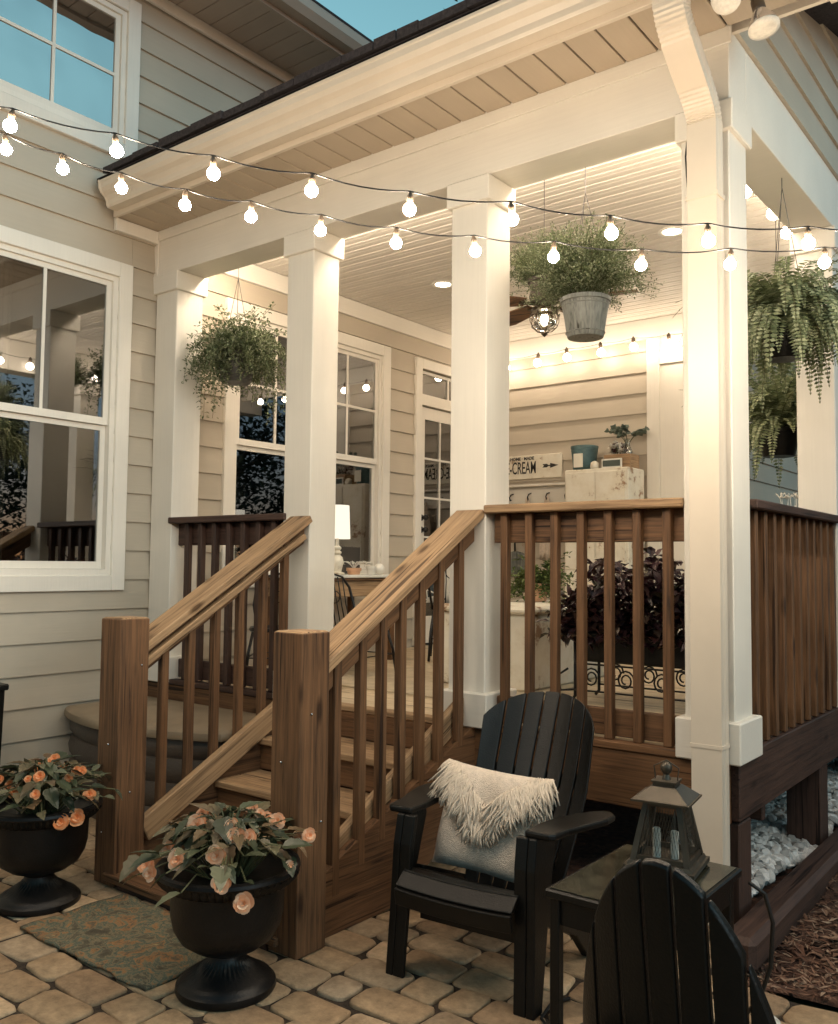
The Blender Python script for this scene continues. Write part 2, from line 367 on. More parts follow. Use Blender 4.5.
    def ball(s, c, r, n=12, m=8, sz=1):
        vs = [(c[0], c[1], c[2]-r*sz)]; fs = []
        for i in range(1, m):
            a = PI*i/m
            for j in range(n):
                t = 2*PI*j/n
                vs.append((c[0]+r*math.sin(a)*math.cos(t), c[1]+r*math.sin(a)*math.sin(t), c[2]-r*sz*math.cos(a)))
        vs.append((c[0], c[1], c[2]+r*sz)); L = len(vs)-1
        for j in range(n): fs.append((0, 1+(j+1) % n, 1+j)); fs.append((L, 1+(m-2)*n+j, 1+(m-2)*n+(j+1) % n))
        for i in range(m-2):
            for j in range(n):
                fs.append((1+i*n+j, 1+i*n+(j+1) % n, 1+(i+1)*n+(j+1) % n, 1+(i+1)*n+j))
        return s.add(vs, fs)
    def prism(s, poly, fn, t0, t1):
        """extrude 2D poly: fn(u,v,t)->xyz"""
        n = len(poly)
        vs = [fn(u, v, t0) for u, v in poly] + [fn(u, v, t1) for u, v in poly]
        fs = [tuple(range(n))[::-1], tuple(range(n, 2*n))] + [(i, (i+1) % n, n+(i+1) % n, n+i) for i in range(n)]
        return s.add(vs, fs)
    def leaf(s, p, d, up, l, w, fold=.25, pts=4):
        """a folded leaf: base p, direction d"""
        d = d.normalized(); sd = d.cross(up)
        if sd.length < 1e-3: sd = d.cross(V((1, .3, .2)))
        sd.normalize(); nn = sd.cross(d)
        m = p + d*l*.45
        if pts == 4:
            vs = [p, m+sd*w*.5+nn*w*fold, p+d*l, m-sd*w*.5+nn*w*fold]
            return s.add(vs, [(0, 1, 2), (0, 2, 3)])
        vs = [p, p+d*l*.25+sd*w*.4+nn*w*fold, p+d*l*.6+sd*w*.42+nn*w*fold*.8, p+d*l-nn*l*.15, p+d*l*.6-sd*w*.42+nn*w*fold*.8, p+d*l*.25-sd*w*.4+nn*w*fold, p+d*l*.5]
        return s.add(vs, [(0, 1, 6), (1, 2, 6), (2, 3, 6), (3, 4, 6), (4, 5, 6), (5, 0, 6)])
    def build(s, name, mat, parent=None, smooth=False, bevel=0, origin=None):
        """vertices are in world coords; stored relative to the root of the parent (or to origin)"""
        me = bpy.data.meshes.new(name)
        o = V((0, 0, 0))
        if origin is not None: o = V(origin)
        if parent is not None: o = V(parent['_o'])
        me.from_pydata([tuple(V(v)-o) for v in s.v], [], s.f)
        me.validate(); 
        if isinstance(mat, str): mat = M[mat]
        me.materials.append(mat)
        if smooth:
            for p in me.polygons: p.use_smooth = True
        ob = bpy.data.objects.new(name, me); C.objects.link(ob)
        if parent is not None: ob.parent = parent; ob['_o'] = parent['_o']
        else: ob.location = o; ob['_o'] = tuple(o)
        if smooth == 'auto':
            me.set_sharp_from_angle(angle=R(38))
        if bevel:
            bm = ob.modifiers.new('b', 'BEVEL'); bm.width = bevel; bm.segments = 2; bm.limit_method = 'ANGLE'; bm.angle_limit = R(40)
        return ob
def tag(o, label=None, cat=None, group=None, kind=None):
    if label: o['label'] = label
    if cat: o['category'] = cat
    if group: o['group'] = group
    if kind: o['kind'] = kind
    return o
def thing(name, loc, label, cat, group=None):
    o = bpy.data.objects.new(name, None); C.objects.link(o); o.location = loc; o['_o'] = tuple(loc); o.empty_display_size = .1
    return tag(o, label, cat, group)
def box(name, mat, p, x0, x1, y0, y1, z0, z1, b=.004):
    return MB().box(min(x0, x1), max(x0, x1), min(y0, y1), max(y0, y1), min(z0, z1), max(z0, z1), b).build(name, mat, p)
def board(name, base, p, x0, x1, y0, y1, z0, z1, b=.004):
    d = (abs(x1-x0), abs(y1-y0), abs(z1-z0)); a = 'xyz'[d.index(max(d))]
    return box(name, base+'_'+a, p, x0, x1, y0, y1, z0, z1, b)
def slope(name, matbase, parent, p0, p1, w, t, off=0, b=.004):
    """a board running from p0 to p1 (centre of its TOP face); local x along it. w = horizontal width, t = thickness"""
    p0 = V(p0); p1 = V(p1); d = p1-p0; L = d.length; d.normalize()
    side = V((0, 0, 1)).cross(d).normalized(); up = d.cross(side)
    mb = MB().box(0, L, -w/2, w/2, -t-off, -off, b)
    mat3 = Matrix((d, side, up)).transposed()
    me = bpy.data.meshes.new(name); me.from_pydata(mb.v, [], mb.f); me.validate(); me.materials.append(M[matbase])
    ob = bpy.data.objects.new(name, me); C.objects.link(ob)
    ob.parent = parent; ob.matrix_local = Matrix.Translation(p0-V(parent['_o'])) @ mat3.to_4x4()
    return ob
def kids(o): return [c for c in C.objects if c.parent is o]
def copy_tree(o, parent=None):
    c = o.copy(); C.objects.link(c)
    if parent is not None: c.parent = parent
    for ch in kids(o): copy_tree(ch, c)
    return c

# ------------------------------------------------------------------ ground
XW = -4.50      # house wall plane
Y0 = 3.184      # porch front plane
YB = 6.71       # porch back wall
XR = -1.06      # porch right side plane
DZ = .61        # deck height
g = MB(); n = 24; L_ = 130
vs = [(-L_+2*L_*i/n, -L_+2*L_*j/n, -.06) for i in range(n+1) for j in range(n+1)]
g.add(vs, [(i*(n+1)+j, (i+1)*(n+1)+j, (i+1)*(n+1)+j+1, i*(n+1)+j+1) for i in range(n) for j in range(n)])
tag(g.build('ground', 'lawn'), kind='structure')
# joint sand bed under pavers
tag(MB().box(-4.6, -1.03, 2.8501, 3.35, -.05, -.009).box(-4.6, 2.6, -2.2, 2.85, -.05, -.009).build('paver_joint_bed', 'joint'), kind='structure')
def edge_y(x):     # front edge of the mulch bed (pavers end there)
    return 2.90 + .10*math.sin((x+1.0)*1.2) if x > -1.0 else 3.3
pv = MB(); y = -2.0; row = 0
while y < 3.3:
    h = rnd(.135, .150); x = -4.5 + rnd(-.15, 0)
    while x < 2.4:
        w = random.choice((.125, .16, .19, .22, .235))*rnd(.95, 1.05)
        cx, cy = x+w/2, y+h/2
        bend = .035*math.sin(cx*1.1+y*.5) + .02*math.sin(cx*3.1)
        cy += bend
        if cy + h/2 < edge_y(cx) and cx < 2.35 and cy < 3.3:
            a0 = rnd(-.045, .045); hw, hh = w/2-.0048, h/2-.0048
            r = min(hw, hh)*rnd(.28, .5); zt = rnd(-.003, .003); tx, ty = rnd(-.012, .012), rnd(-.012, .012)
            ring = []
            jit = [(rnd(-.008, .008), rnd(-.008, .008)) for _ in range(4)]
            for q, (sx, sy) in enumerate(((1, 1), (-1, 1), (-1, -1), (1, -1))):
                for k in range(4):
                    an = q*PI/2 + k*PI/6
                    ring.append((sx*(hw-r)+r*math.cos(an)+jit[q][0]+rnd(-.0025, .0025), sy*(hh-r)+r*math.sin(an)+jit[q][1]+rnd(-.0025, .0025)))
            vs = []
            for sc_, dz in ((1.0, -.022), (1.0, -.008), (.975, -.0022), (.93, 0.0)):
                for (u, v_) in ring:
                    u2, v2 = u*sc_, v_*sc_
                    X = cx + u2*math.cos(a0)-v2*math.sin(a0); Yv = cy + u2*math.sin(a0)+v2*math.cos(a0)
                    vs.append((X, Yv, zt+dz+tx*u2+ty*v2))
            fs = []; m_ = 16
            for i in range(3):
                for j in range(m_): fs.append((i*m_+j, i*m_+(j+1) % m_, (i+1)*m_+(j+1) % m_, (i+1)*m_+j))
            fs.append(tuple(3*m_+j for j in range(m_)))
            pv.add(vs, fs)
        x += w
    y += h; row += 1
tag(pv.build('patio_paving', 'paver', smooth=True), kind='structure')
# mulch bed, rocks
mb = MB(); n = 40
gx = lambda i: -1.02+3.6*i/n; 
def mz(x, y): return .0 + .02*math.sin(x*5+y*3) + .015*math.sin(x*13-y*9)-.012
vs = []; ny = 44
for i in range(n+1):
    x = gx(i)
    for j in range(ny+1):
        y0 = edge_y(x)+.01; yy = y0 + (9-y0)*(j/ny)**1.5
        vs.append((x, yy, -.03 if j == 0 else mz(x, yy)))
mb.add(vs, [(i*(ny+1)+j, (i+1)*(ny+1)+j, (i+1)*(ny+1)+j+1, i*(ny+1)+j+1) for i in range(n) for j in range(ny)])
tag(mb.build('mulch_bed_ground', 'soil', smooth=True), kind='structure')
ch = MB()
for _ in range(11000):
    x = rnd(-1.0, .9); yy = edge_y(x) + .0 + abs(random.gauss(0, .9))
    if yy > 5.5: continue
    big = random.random() < .05
    l, w = (rnd(.02, .06), rnd(.004, .012)) if not big else (rnd(.04, .10), rnd(.012, .03))
    a = rnd(0, 2*PI); d = V((math.cos(a), math.sin(a), rnd(-.3, .35)))
    ch.leaf(V((x, yy, mz(x, yy)+rnd(.001, .014))), d, V((rnd(-.4, .4), rnd(-.4, .4), 1)), l, w, rnd(-.2, .4))
tag(ch.build('mulch', 'chip'), label='brown wood mulch scattered over the bed right of the porch', cat='mulch', kind='stuff')
def rocks(cnt, X, Y, r, nm, mt, lab, z=.0, ok=None):
    m = MB(); made = 0
    while made < cnt:
        x, yy = rnd(*X), rnd(*Y)
        if ok and not ok(x, yy): made += .3; continue
        rr = rnd(*r); q = MB().ball((0, 0, 0), rr, 6, 4, rnd(.6, .9))
        ro = Matrix.Rotation(rnd(0, 6), 3, 'Z') @ Matrix.Rotation(rnd(0, 3), 3, 'X')
        m.add([ro @ V((v[0]*rnd(.75, 1.2), v[1]*rnd(.75, 1.2), v[2]*rnd(.75, 1.2))) + V((x, yy, z(x, yy)+rr*.5)) for v in q.v], q.f); made += 1
    tag(m.build(nm, mt), label=lab, cat='rocks', kind='stuff')
bedz = lambda x, y: .02 + .05*max(0, 1-abs(x+1.35)/.5) + .03*math.sin(y*4)
tag(MB().box(-4.4, -1.09, 3.30, 9, -.05, .01).build('under_porch_ground', 'soil'), kind='structure')
rocks(2600, (-2.1, -1.08), (3.38, 5.8), (.016, .036), 'white_rocks', 'rock', 'bright white landscaping rocks heaped behind the timber edging under the porch', bedz,
      ok=lambda x, y: x > -1.52-.12*math.sin(y*5))
rocks(1400, (-3.6, -1.3), (3.5, 8.5), (.02, .045), 'dark_gravel', 'gravel', 'gravel beneath the porch deck with shade and teal light tinted into its colour', lambda x, y: .02,
      ok=lambda x, y: (x < -1.7 and y > 4.6) or y > 5.6)
for k, (ya, yb) in enumerate(((2.98, 5.35), (5.37, 7.8))):
    o = MB().box(-1.055, -.94, ya, yb, -.03, .085, .02).build('landscape_timber', 'dark_y')
    tag(o, ('dark weathered landscape timber edging the white rocks, nearest the patio', 'dark weathered landscape timber beyond the nearer one along the mulch')[k], 'timber', 'timbers edging the bed')

# ------------------------------------------------------------------ house
house = thing('house', (XW, 3.0, 0), 'beige lap sided two storey house wrapping round the porch', 'house')
EXP = .166; ZREF = .678
def siding(name, axis, plane, a0, a1, z0, z1, openings=(), facing=1, parent=house, top=None, mat=None):
    """lap boards. axis 'y': wall in plane X=plane facing +X*facing ; axis 'x': wall in plane Y=plane facing -Y"""
    m = MB(); k0 = math.floor((z0-ZREF)/EXP)
    zz = ZREF + k0*EXP
    while zz < z1:
        b0, b1 = max(zz, z0), min(zz+EXP, z1)
        cuts = sorted({b0, b1, *[c for o in openings for c in (o[2], o[3]) if b0 < c < b1]})
        for c0, c1 in zip(cuts, cuts[1:]):
            if c1-c0 < .002: continue
            mid = (c0+c1)/2; iv = [(a0, a1)]
            for (oa, ob, oz0, oz1) in openings:
                if oz0 < mid < oz1:
                    new = []
                    for (p, q) in iv:
                        if ob <= p or oa >= q: new.append((p, q)); continue
                        if oa > p: new.append((p, oa))
                        if ob < q: new.append((ob, q))
                    iv = new
            f0 = (c0-zz)/EXP; f1 = (c1-zz)/EXP
            t0 = .016*(1-f0)+.002; t1 = .016*(1-f1)+.002
            for (p, q) in iv:
                # break long runs into separate boards at random butt joints
                xs = [p]
                if q-p > 3.2 and len(cuts) == 2:
                    xs.append(p + rnd(.3, .7)*(q-p))
                xs.append(q)
                for u0, u1 in zip(xs, xs[1:]):
                    u1 -= .0015 if u1 != q else 0
                    def P(u, t, z):
                        return (plane+facing*t, u, z) if axis == 'y' else (u, plane-facing*t, z)
                    vs = [P(u0, -.02, c0), P(u1, -.02, c0), P(u1, t0, c0), P(u0, t0, c0), P(u0, -.02, c1), P(u1, -.02, c1), P(u1, t1, c1), P(u0, t1, c1)]
                    m.add(vs, [(0, 1, 2, 3), (4, 7, 6, 5), (3, 2, 6, 7), (0, 4, 5, 1), (0, 3, 7, 4), (1, 5, 6, 2)])
        zz += EXP
    return m.build(name, mat or ('siding_y' if axis == 'y' else 'siding_x'), parent)
W1 = (2.10, 2.925, 1.20, 2.915)     # opening of the big left window (y0,y1,z0,z1)
W2 = (3.80, 5.285, 1.20, 2.905)
WU = (1.35, 2.93, 3.70, 4.50)
DR = (5.78, 6.62, DZ, 2.90)
W1 = (1.28, 2.925, 1.20, 2.915)
siding('siding_wall', 'y', XW, -2.6, YB, .02, 4.72, [W1, W2, WU, DR])
siding('siding_wall', 'x', YB, XW, -3.19, DZ, 3.30)
siding('siding_wall', 'y', -2.35, YB+.02, 12, .02, 4.6)
box('foundation', plain('concrete', (.25, .23, .2), .9), house, XW-.06, XW-.0205, -2.6, YB, -.06, .5, 0)
# sheathing behind the siding, with the openings left free
sh = MB()
def sheath(plane, a0, a1, z0, z1, ops):
    ys = sorted({a0, a1, *[c for o in ops for c in o[:2]]}); zs = sorted({z0, z1, *[c for o in ops for c in o[2:]]})
    for p, q in zip(ys, ys[1:]):
        for r_, s_ in zip(zs, zs[1:]):
            my, mz_ = (p+q)/2, (r_+s_)/2
            if any(o[0] < my < o[1] and o[2] < mz_ < o[3] for o in ops): continue
            sh.box(plane-.06, plane-.021, p, q, r_, s_)
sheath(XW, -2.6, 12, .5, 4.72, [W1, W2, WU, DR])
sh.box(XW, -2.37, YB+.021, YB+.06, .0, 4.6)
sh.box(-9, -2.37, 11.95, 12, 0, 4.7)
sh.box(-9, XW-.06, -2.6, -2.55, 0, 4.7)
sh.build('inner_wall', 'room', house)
# rooms behind the windows, walls coloured dark to stand in for unlit interiors
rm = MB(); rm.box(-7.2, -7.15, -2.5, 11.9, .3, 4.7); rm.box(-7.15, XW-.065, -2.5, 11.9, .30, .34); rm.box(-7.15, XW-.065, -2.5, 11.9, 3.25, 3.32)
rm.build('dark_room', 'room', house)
ct = plain('curtain', (.30, .27, .22), .9, 0, .1, 3)
cu = MB()
for (ya, yb) in ((2.2, 2.42), (3.84, 3.98), (5.05, 5.26)):
    k = 40
    vs = [(XW-.22+.018*math.sin(i*1.1), ya+(yb-ya)*i/k, z) for i in range(k+1) for z in (1.0, 3.0)]
    cu.add(vs, [(2*i, 2*i+2, 2*i+3, 2*i+1) for i in range(k)])
cu.build('curtain', ct, house, smooth=True)

sb = MB()
for ya, yb in ((3.865, 4.497), (4.588, 5.219)): sb.box(XW-.105, XW-.10, ya, yb, 1.2, 2.03)
sb.build('roller_shade', plain('grey_shade', (.20, .18, .15), .9, 0, .35, 1.5), house)
def window(y0, y1, z0, z1, units, hmunt=False, mat='pane', dbl=True, label=None):
    """y0..z1 = opening. casing .085 wide outside of it. units = list of (ya,yb) sashes"""
    cw = .085; w = MB()
    x1 = XW+.034
    w.box(XW+.002, x1, y0-cw, y0, z0-cw, z1+cw, .003); w.box(XW+.002, x1, y1, y1+cw, z0-cw, z1+cw, .003)
    w.box(XW+.002, x1, y0+.0005, y1-.0005, z1, z1+cw, .003); w.box(XW+.002, x1, y0+.0005, y1-.0005, z0-cw, z0, .003)
    wo = w.build('window', 'trim_z', house)
    if label: wo['label'] = label
    fr = MB(); mt = MB(); sill = MB()
    xa, xb = XW-.055, XW+.014
    fr.box(xa, xb, y0, y0+.03, z0, z1); fr.box(xa, xb, y1-.03, y1, z0, z1)
    fr.box(xa, xb, y0+.03, y1-.03, z1-.03, z1); fr.box(xa, xb+.006, y0+.03, y1-.03, z0, z0+.035)
    for (ua, ub), (na, nb) in zip(units, units[1:]): fr.box(xa, xb, ub+.032, na-.032, z0+.036, z1-.031)
    zm = 2.05
    for (ua, ub) in units:
        spans = [(zm+.0, z1-.03, XW-.022, XW-.002), (z0+.035, zm, XW-.046, XW-.024)] if dbl else [(z0+.035, z1-.03, XW-.022, XW-.002)]
        for si, (sa, sb, s0, s1) in enumerate(spans):
            t = .03
            mt.box(s0, s1, ua-.031, ua, sa+.001, sb); mt.box(s0, s1, ub, ub+.031, sa+.001, sb)
            mt.box(s0, s1, ua, ub, sb-t, sb-.0005)
            mt.box(s0, s1+(.004 if si == 0 else 0), ua, ub, sa+.001, sa+t+.012)
            xm = (s0+s1)/2
            MB().box(xm-.002, xm+.002, ua-.006, ub+.006, sa+t, sb-t+.006).build('pane', mat, wo)
            if si == 0:
                ym = (ua+ub)/2
                mt.box(xm+.0025, xm+.009, ym-.009, ym+.009, sa+t+.012, sb-t)
                if hmunt:
                    zc = (sa+sb)/2; mt.box(xm+.003, xm+.0085, ua, ub, zc-.009, zc+.009)
    fr.build('frame', 'trim_z', wo); mt.build('sash', 'trim_z', wo)
    return wo
window(*W1, [(1.34, 2.04), (2.12, 2.862)], label='large double window of the left wall beside the porch')
window(*W2, [(3.862, 4.50), (4.585, 5.222)], True, label='twin window under the porch roof behind the console table')
window(*WU, [(1.42, 2.06), (2.12, 2.868)], True, 'pane_up', False, label='upper storey window mirroring the sky')
# door with transom
dw = MB(); cw = .08
dw.box(XW+.002, XW+.034, DR[0]-cw, DR[0], DZ+.012, 2.98, .003); dw.box(XW+.002, XW+.034, DR[1], DR[1]+cw, DZ+.012, 2.98, .003)
dw.box(XW+.002, XW+.034, DR[0]+.0005, DR[1]-.0005, 2.90, 2.98, .003)
dw.box(XW-.05, XW+.022, DR[0]+.0005, DR[1]-.0005, 2.60, 2.665)
dr = dw.build('door', 'trim_z', house)
m = MB(); a, b_ = DR[0]+.012, DR[1]-.012
for (p, q, r_, s_) in ((a, a+.075, .63, 2.59), (b_-.075, b_, .63, 2.59), (a+.075, b_-.075, 2.49, 2.59), (a+.075, b_-.075, .63, .85)):
    m.box(XW-.045, XW-.008, p, q, r_, s_)
n_ = 3
for i in range(1, n_): 
    yy = a+.075+(b_-a-.15)*i/n_; m.box(XW-.03, XW-.012, yy-.008, yy+.008, .85, 2.49)
for i in range(1, 5):
    zc = .85+1.64*i/5; m.box(XW-.031, XW-.011, a+.075, b_-.075, zc-.008, zc+.008)
m.box(XW-.045, XW-.01, a, b_, 2.67, 2.70); m.box(XW-.045, XW-.01, a, b_, 2.87, 2.895); m.box(XW-.045, XW-.01, a, a+.03, 2.70, 2.87); m.box(XW-.045, XW-.01, b_-.03, b_, 2.70, 2.87)
m.box(XW-.03, XW-.012, 6.19, 6.21, 2.70, 2.87)
m.build('door_leaf', 'trim_z', dr)
MB().box(XW-.026, XW-.022, a+.07, b_-.07, .845, 2.495).box(XW-.026, XW-.022, a+.03, b_-.03, 2.70, 2.87).build('pane', 'pane', dr)
kb = MB()
for zc in (1.66, 1.565):
    kb.lathe([(.026, 0), (.026, .006), (.012, .012), (.012, .03), (.022, .036), (.026, .05), (.018, .062)], (0, 0, 0), 16)
q = MB()
for zi, zc in enumerate((1.665, 1.565)):
    t = MB().lathe([(.026, 0), (.026, .006), (.012, .012), (.012, .03), (.022, .036), (.026, .05), (.018, .062)], (0, 0, 0), 16)
    q.add([(XW-.008+v[2], a+.037+v[0], zc+v[1]) for v in t.v], t.f)
q.build('handle', 'blackmetal', dr, smooth='auto')
# door sits with casing outer edge at 5.72 -> crown moulding along wall under the ceiling
cr = MB(); cr.box(XW+.002, XW+.03, 3.39, YB-.034, 3.14, 3.262, .003); cr.box(XW+.002, -1.255, YB-.03, YB-.002, 3.10, 3.262, .003)
cr.build('crown_moulding', 'trim_y', house)
# back wall right end : wide boards (casing) and cabinet-like panel
bw = MB()
bw.box(-3.19, -2.905, YB-.02, YB+.015, 1.85, 3.099, 0)
wbd = MB()
wbd.box(-2.905, -2.80, YB-.03, YB+.015, DZ+.012, 3.099, .003)
wbd.box(-2.799, -2.36, YB-.03, YB+.015, 2.88, 2.985, .003)
wbd.box(-2.799, -2.42, YB-.012, YB+.015, DZ+.012, 2.879, .0)
wbd.box(-2.43, -2.345, YB-.034, YB+.0, DZ+.012, 3.099, .003)
wbd.build('corner_trim', 'trim_z', house)
box('transom_panel', 'trim_x', house, -2.80, -2.43, YB-.01, YB+.015, 2.986, 3.099, 0)
siding('siding_wall', 'x', YB, -3.19, -2.905, DZ, 3.30)
# upper eave of the main house
ev = MB()
for k in range(90):
    yy = -2.6+k*.13
    ev.box(XW, -4.02, yy+.004, yy+.13-.004, 4.70, 4.715)
ev.build('upper_soffit', 'soffit_dark', house)
e2 = MB(); e2.box(XW+.02, XW+.045, -2.6, 9.1, 4.63, 4.70, .003); e2.build('upper_frieze', 'trim_y', house)
e3 = MB(); e3.box(-4.02, -3.99, -2.6, 9.1, 4.68, 4.82); 
e3.prism([(0, .0), (.08, .0), (.115, .04), (.115, .09), (.10, .12), (0, .12)], lambda u, v, t: (-3.99+u, t, 4.705+v), -2.6, 9.1)
e3.build('upper_gutter', M['soffit_dark'], house)
rf = MB(); rf.add([(-3.88, -2.8, 4.83), (-3.88, 9.2, 4.83), (-7.5, 9.2, 6.6), (-7.5, -2.8, 6.6), (-3.88, -2.8, 4.815), (-3.88, 9.2, 4.815), (-7.5, 9.2, 6.585), (-7.5, -2.8, 6.585)],
       [(0, 1, 2, 3), (7, 6, 5, 4), (0, 4, 5, 1), (3, 2, 6, 7), (0, 3, 7, 4), (1, 5, 6, 2)])
rf.add([(-7.5, -2.8, 6.6), (-7.5, 9.2, 6.6), (-11, 9.2, 4.83), (-11, -2.8, 4.83)], [(0, 1, 2, 3)])
rf.build('roof', 'shingle', house)

# ------------------------------------------------------------------ porch
porch = thing('porch', (-2.8, 3.2, 0), 'raised porch with white square columns, timber deck and beadboard ceiling', 'porch')
def column(x0, x1, y0, y1, plinth=True, name='column'):
    c = MB().box(x0, x1, y0, y1, DZ+.004, 2.985, .004)
    # thin raised corner strips show the wrap joint
    co = c.build(name, 'trim_z', porch)
    cap = MB(); e = .018
    cap.box(x0-e, x1+e, y0-e, y1+e, 2.872, 2.984, .004); cap.build('capital', 'trim_x', co)
    if plinth:
        e = .028
        MB().box(x0-e, x1+e, y0-e, y1+e, DZ-.018, DZ+.128, .005).build('plinth', 'trim_x', co)
    return co
column(-4.482, -4.285, Y0, Y0+.19)
column(-3.358, -3.168, Y0, Y0+.19)
column(-2.305, -2.115, Y0, Y0+.19)
column(-1.243, -1.062, Y0, Y0+.19)
column(-1.243, -1.062, 4.70, 4.89)
column(-1.243, -1.062, 6.28, 6.47)
# beams
bm = MB(); bm.box(-4.497, XR, Y0, Y0+.19, 2.985, 3.262, .003); bm.box(XR-.19, XR, Y0+.1905, 7.0, 2.985, 3.262, .003)
bm.build('beam', 'trim_x', porch)
MB().box(-4.48, XR+.012, Y0-.014, Y0-.001, 3.195, 3.262, .002).build('frieze_board', 'trim_x', porch)
MB().box(XW+.002, -4.462, Y0-.014, Y0-.001, 2.90, 3.194, .002).box(XW+.019, XW+.045, 2.88, Y0-.016, 3.175, 3.248, .002).build('corner_trim', 'trim_z', porch)
# ceiling : bead board running along X
ce = MB(); y = Y0+.195; wv = .0935
poly = []
while y < YB:
    ya, yb = y, min(y+wv, YB)
    g_ = .011
    poly = [(ya, 3.275), (ya, 3.262), (ya+.002, 3.2745), (ya+.002+g_*.3, 3.2745), (ya+g_, 3.265), (ya+.045, 3.2652), (ya+.0475, 3.2685), (ya+.050, 3.2652), (yb-.002, 3.265), (yb-.002, 3.29), (ya, 3.29)]
    poly = [(ya, 3.274), (ya+g_, 3.2745), (ya+g_+.003, 3.2655), (ya+.046, 3.2655), (ya+.0485, 3.2695), (ya+.051, 3.2655), (yb, 3.2655), (yb, 3.29), (ya, 3.29)]
    ce.prism(poly, lambda u, v, t: (t, u, v), XW, XR-.19)
    y += wv
ce.build('ceiling', 'ceil', porch)
# deck
dk = MB(); y = Y0+.037
board('deck_nosing', 'deck' if False else 'cap', porch, -3.15, -2.30, Y0-.028, Y0+.035, DZ-.025, DZ+.001)
while y < YB:
    dk.box(XW+.02, XR-.036, y+.002, min(y+.118, YB), DZ-.024, DZ, .002); y += .122
dk.build('deck_floor', 'deck', porch)
board('rim_board', 'wood', porch, -4.47, XR-.03, Y0, Y0+.035, .375, DZ-.026)
board('rim_board', 'dark', porch, XR-.034, XR, Y0+.036, 7.0, .385, DZ+.002)
board('ledger_board', 'dark', porch, -4.3, XR-.04, 3.6, 3.64, .30, .58)
for (x, y) in ((-1.15, 3.26), (-1.15, 4.36), (-1.15, 5.6), (-2.2, 3.27), (-3.25, 3.27), (-2.2, 5.0)):
    board('support_post', 'dark', porch, x-.065 if x > -2 else x-.05, x+.083 if x > -2 else x+.05, y-.03, y+.10, -.05, .384 if y > 3.4 or x < -2 else .374)
# soffit, fascia, gutter
YS = 2.88; ZS = 3.252; XE = -.70
so = MB(); x = XW+.022
while x < XE:
    so.box(x+.0035, min(x+.1265, XE), YS, Y0-.016, ZS, ZS+.012, .002); x += .1315
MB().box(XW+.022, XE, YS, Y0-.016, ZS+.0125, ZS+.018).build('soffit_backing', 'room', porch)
so.build('soffit', 'soffit', porch)
MB().box(XW+.046, XE, YS-.022, YS-.0005, ZS-.012, 3.40, .002).build('fascia', 'gutter', porch)
MB().box(XE-.02, XE, YS, Y0+.05, ZS-.012, 3.55).box(XR, XE-.02, Y0+.03, Y0+.05, ZS-.0, 3.4).build('eave_return', 'gutter', porch)
def prof(z0=3.270):
    return [(0, 0), (-.055, 0), (-.062, .012), (-.066, .035), (-.080, .056), (-.100, .072), (-.112, .092), (-.114, .118), (-.118, .124), (-.118, .136), (-.104, .136), (-.104, .128), (-.012, .128), (0, .134)]
gm = MB(); gm.prism(prof(), lambda u, v, t: (t, YS-.024+u, 3.268+v), XW+.09, XE+.02)
gm.build('gutter', 'gutter', porch)
MB().prism([(u*1.05, v*1.02-.002) for u, v in prof()], lambda u, v, t: (t, YS-.0235+u, 3.268+v), XW+.078, XW+.09).build('gutter_end_cap', 'gutter', porch)
# roof
rp = MB()
yr, zr = YS-.135, 3.418
pitch = .30
def rz(y): return zr + (y-yr)*pitch
rp.box(XW+.05, XE+.05, yr, yr+.02, zr-.012, zr+.006)
rp.add([(XW+.05, yr, zr), (XE+.05, yr, zr), (XE+.05, 7.4, rz(7.4)), (XW+.05, 7.4, rz(7.4)), (XW+.05, yr, zr-.02), (XE+.05, yr, zr-.02), (XE+.05, 7.4, rz(7.4)-.02), (XW+.05, 7.4, rz(7.4)-.02)],
       [(0, 1, 2, 3), (7, 6, 5, 4), (0, 4, 5, 1), (2, 6, 7, 3), (0, 3, 7, 4), (1, 5, 6, 2)])
# shingle courses: tabs of uneven thickness and overhang
for c in range(9):
    y = yr - .014 + c*.13; x = XW+.05+rnd(0, .1)
    while x < XE+.05:
        w = rnd(.10, .30); t = rnd(.010, .024)+(.022 if c == 0 else 0); ov = rnd(-.004, .012)
        x1 = min(x+w, XE+.06)
        z = rz(y)+.004+(.012 if c == 0 else 0)
        rp.add([(x, y-ov, z), (x1, y-ov, z), (x1, y+.16, z+.16*pitch), (x, y+.16, z+.16*pitch), (x, y-ov, z+t), (x1, y-ov, z+t), (x1, y+.16, z+.16*pitch+.004), (x, y+.16, z+.16*pitch+.004)],
               [(0, 3, 2, 1), (4, 5, 6, 7), (0, 1, 5, 4), (2, 3, 7, 6), (0, 4, 7, 3), (1, 2, 6, 5)])
        x = x1+.004
rp.build('roof', 'shingle', porch)
# gable wall over the right beam
gs = MB(); zz = 3.262
while zz < 4.5:
    z1 = zz+EXP
    ya = Y0+.052 if zz < rz(Y0)-.1 else yr+(zz-zr)/pitch
    y_a0 = max(Y0+.052, yr+(zz+.02-zr)/pitch); y_a1 = max(Y0+.052, yr+(z1+.02-zr)/pitch)
    vs = [(XR-.03, y_a0, zz), (XR+.016, y_a0, zz), (XR+.016, 7.2, zz), (XR-.03, 7.2, zz), (XR-.03, y_a1, z1), (XR+.002, y_a1, z1), (XR+.002, 7.2, z1), (XR-.03, 7.2, z1)]
    gs.add(vs, [(0, 1, 2, 3), (7, 6, 5, 4), (0, 4, 5, 1), (2, 6, 7, 3), (1, 5, 6, 2), (0, 3, 7, 4)])
    zz = z1
gs.build('gable_siding', 'siding_y', porch)
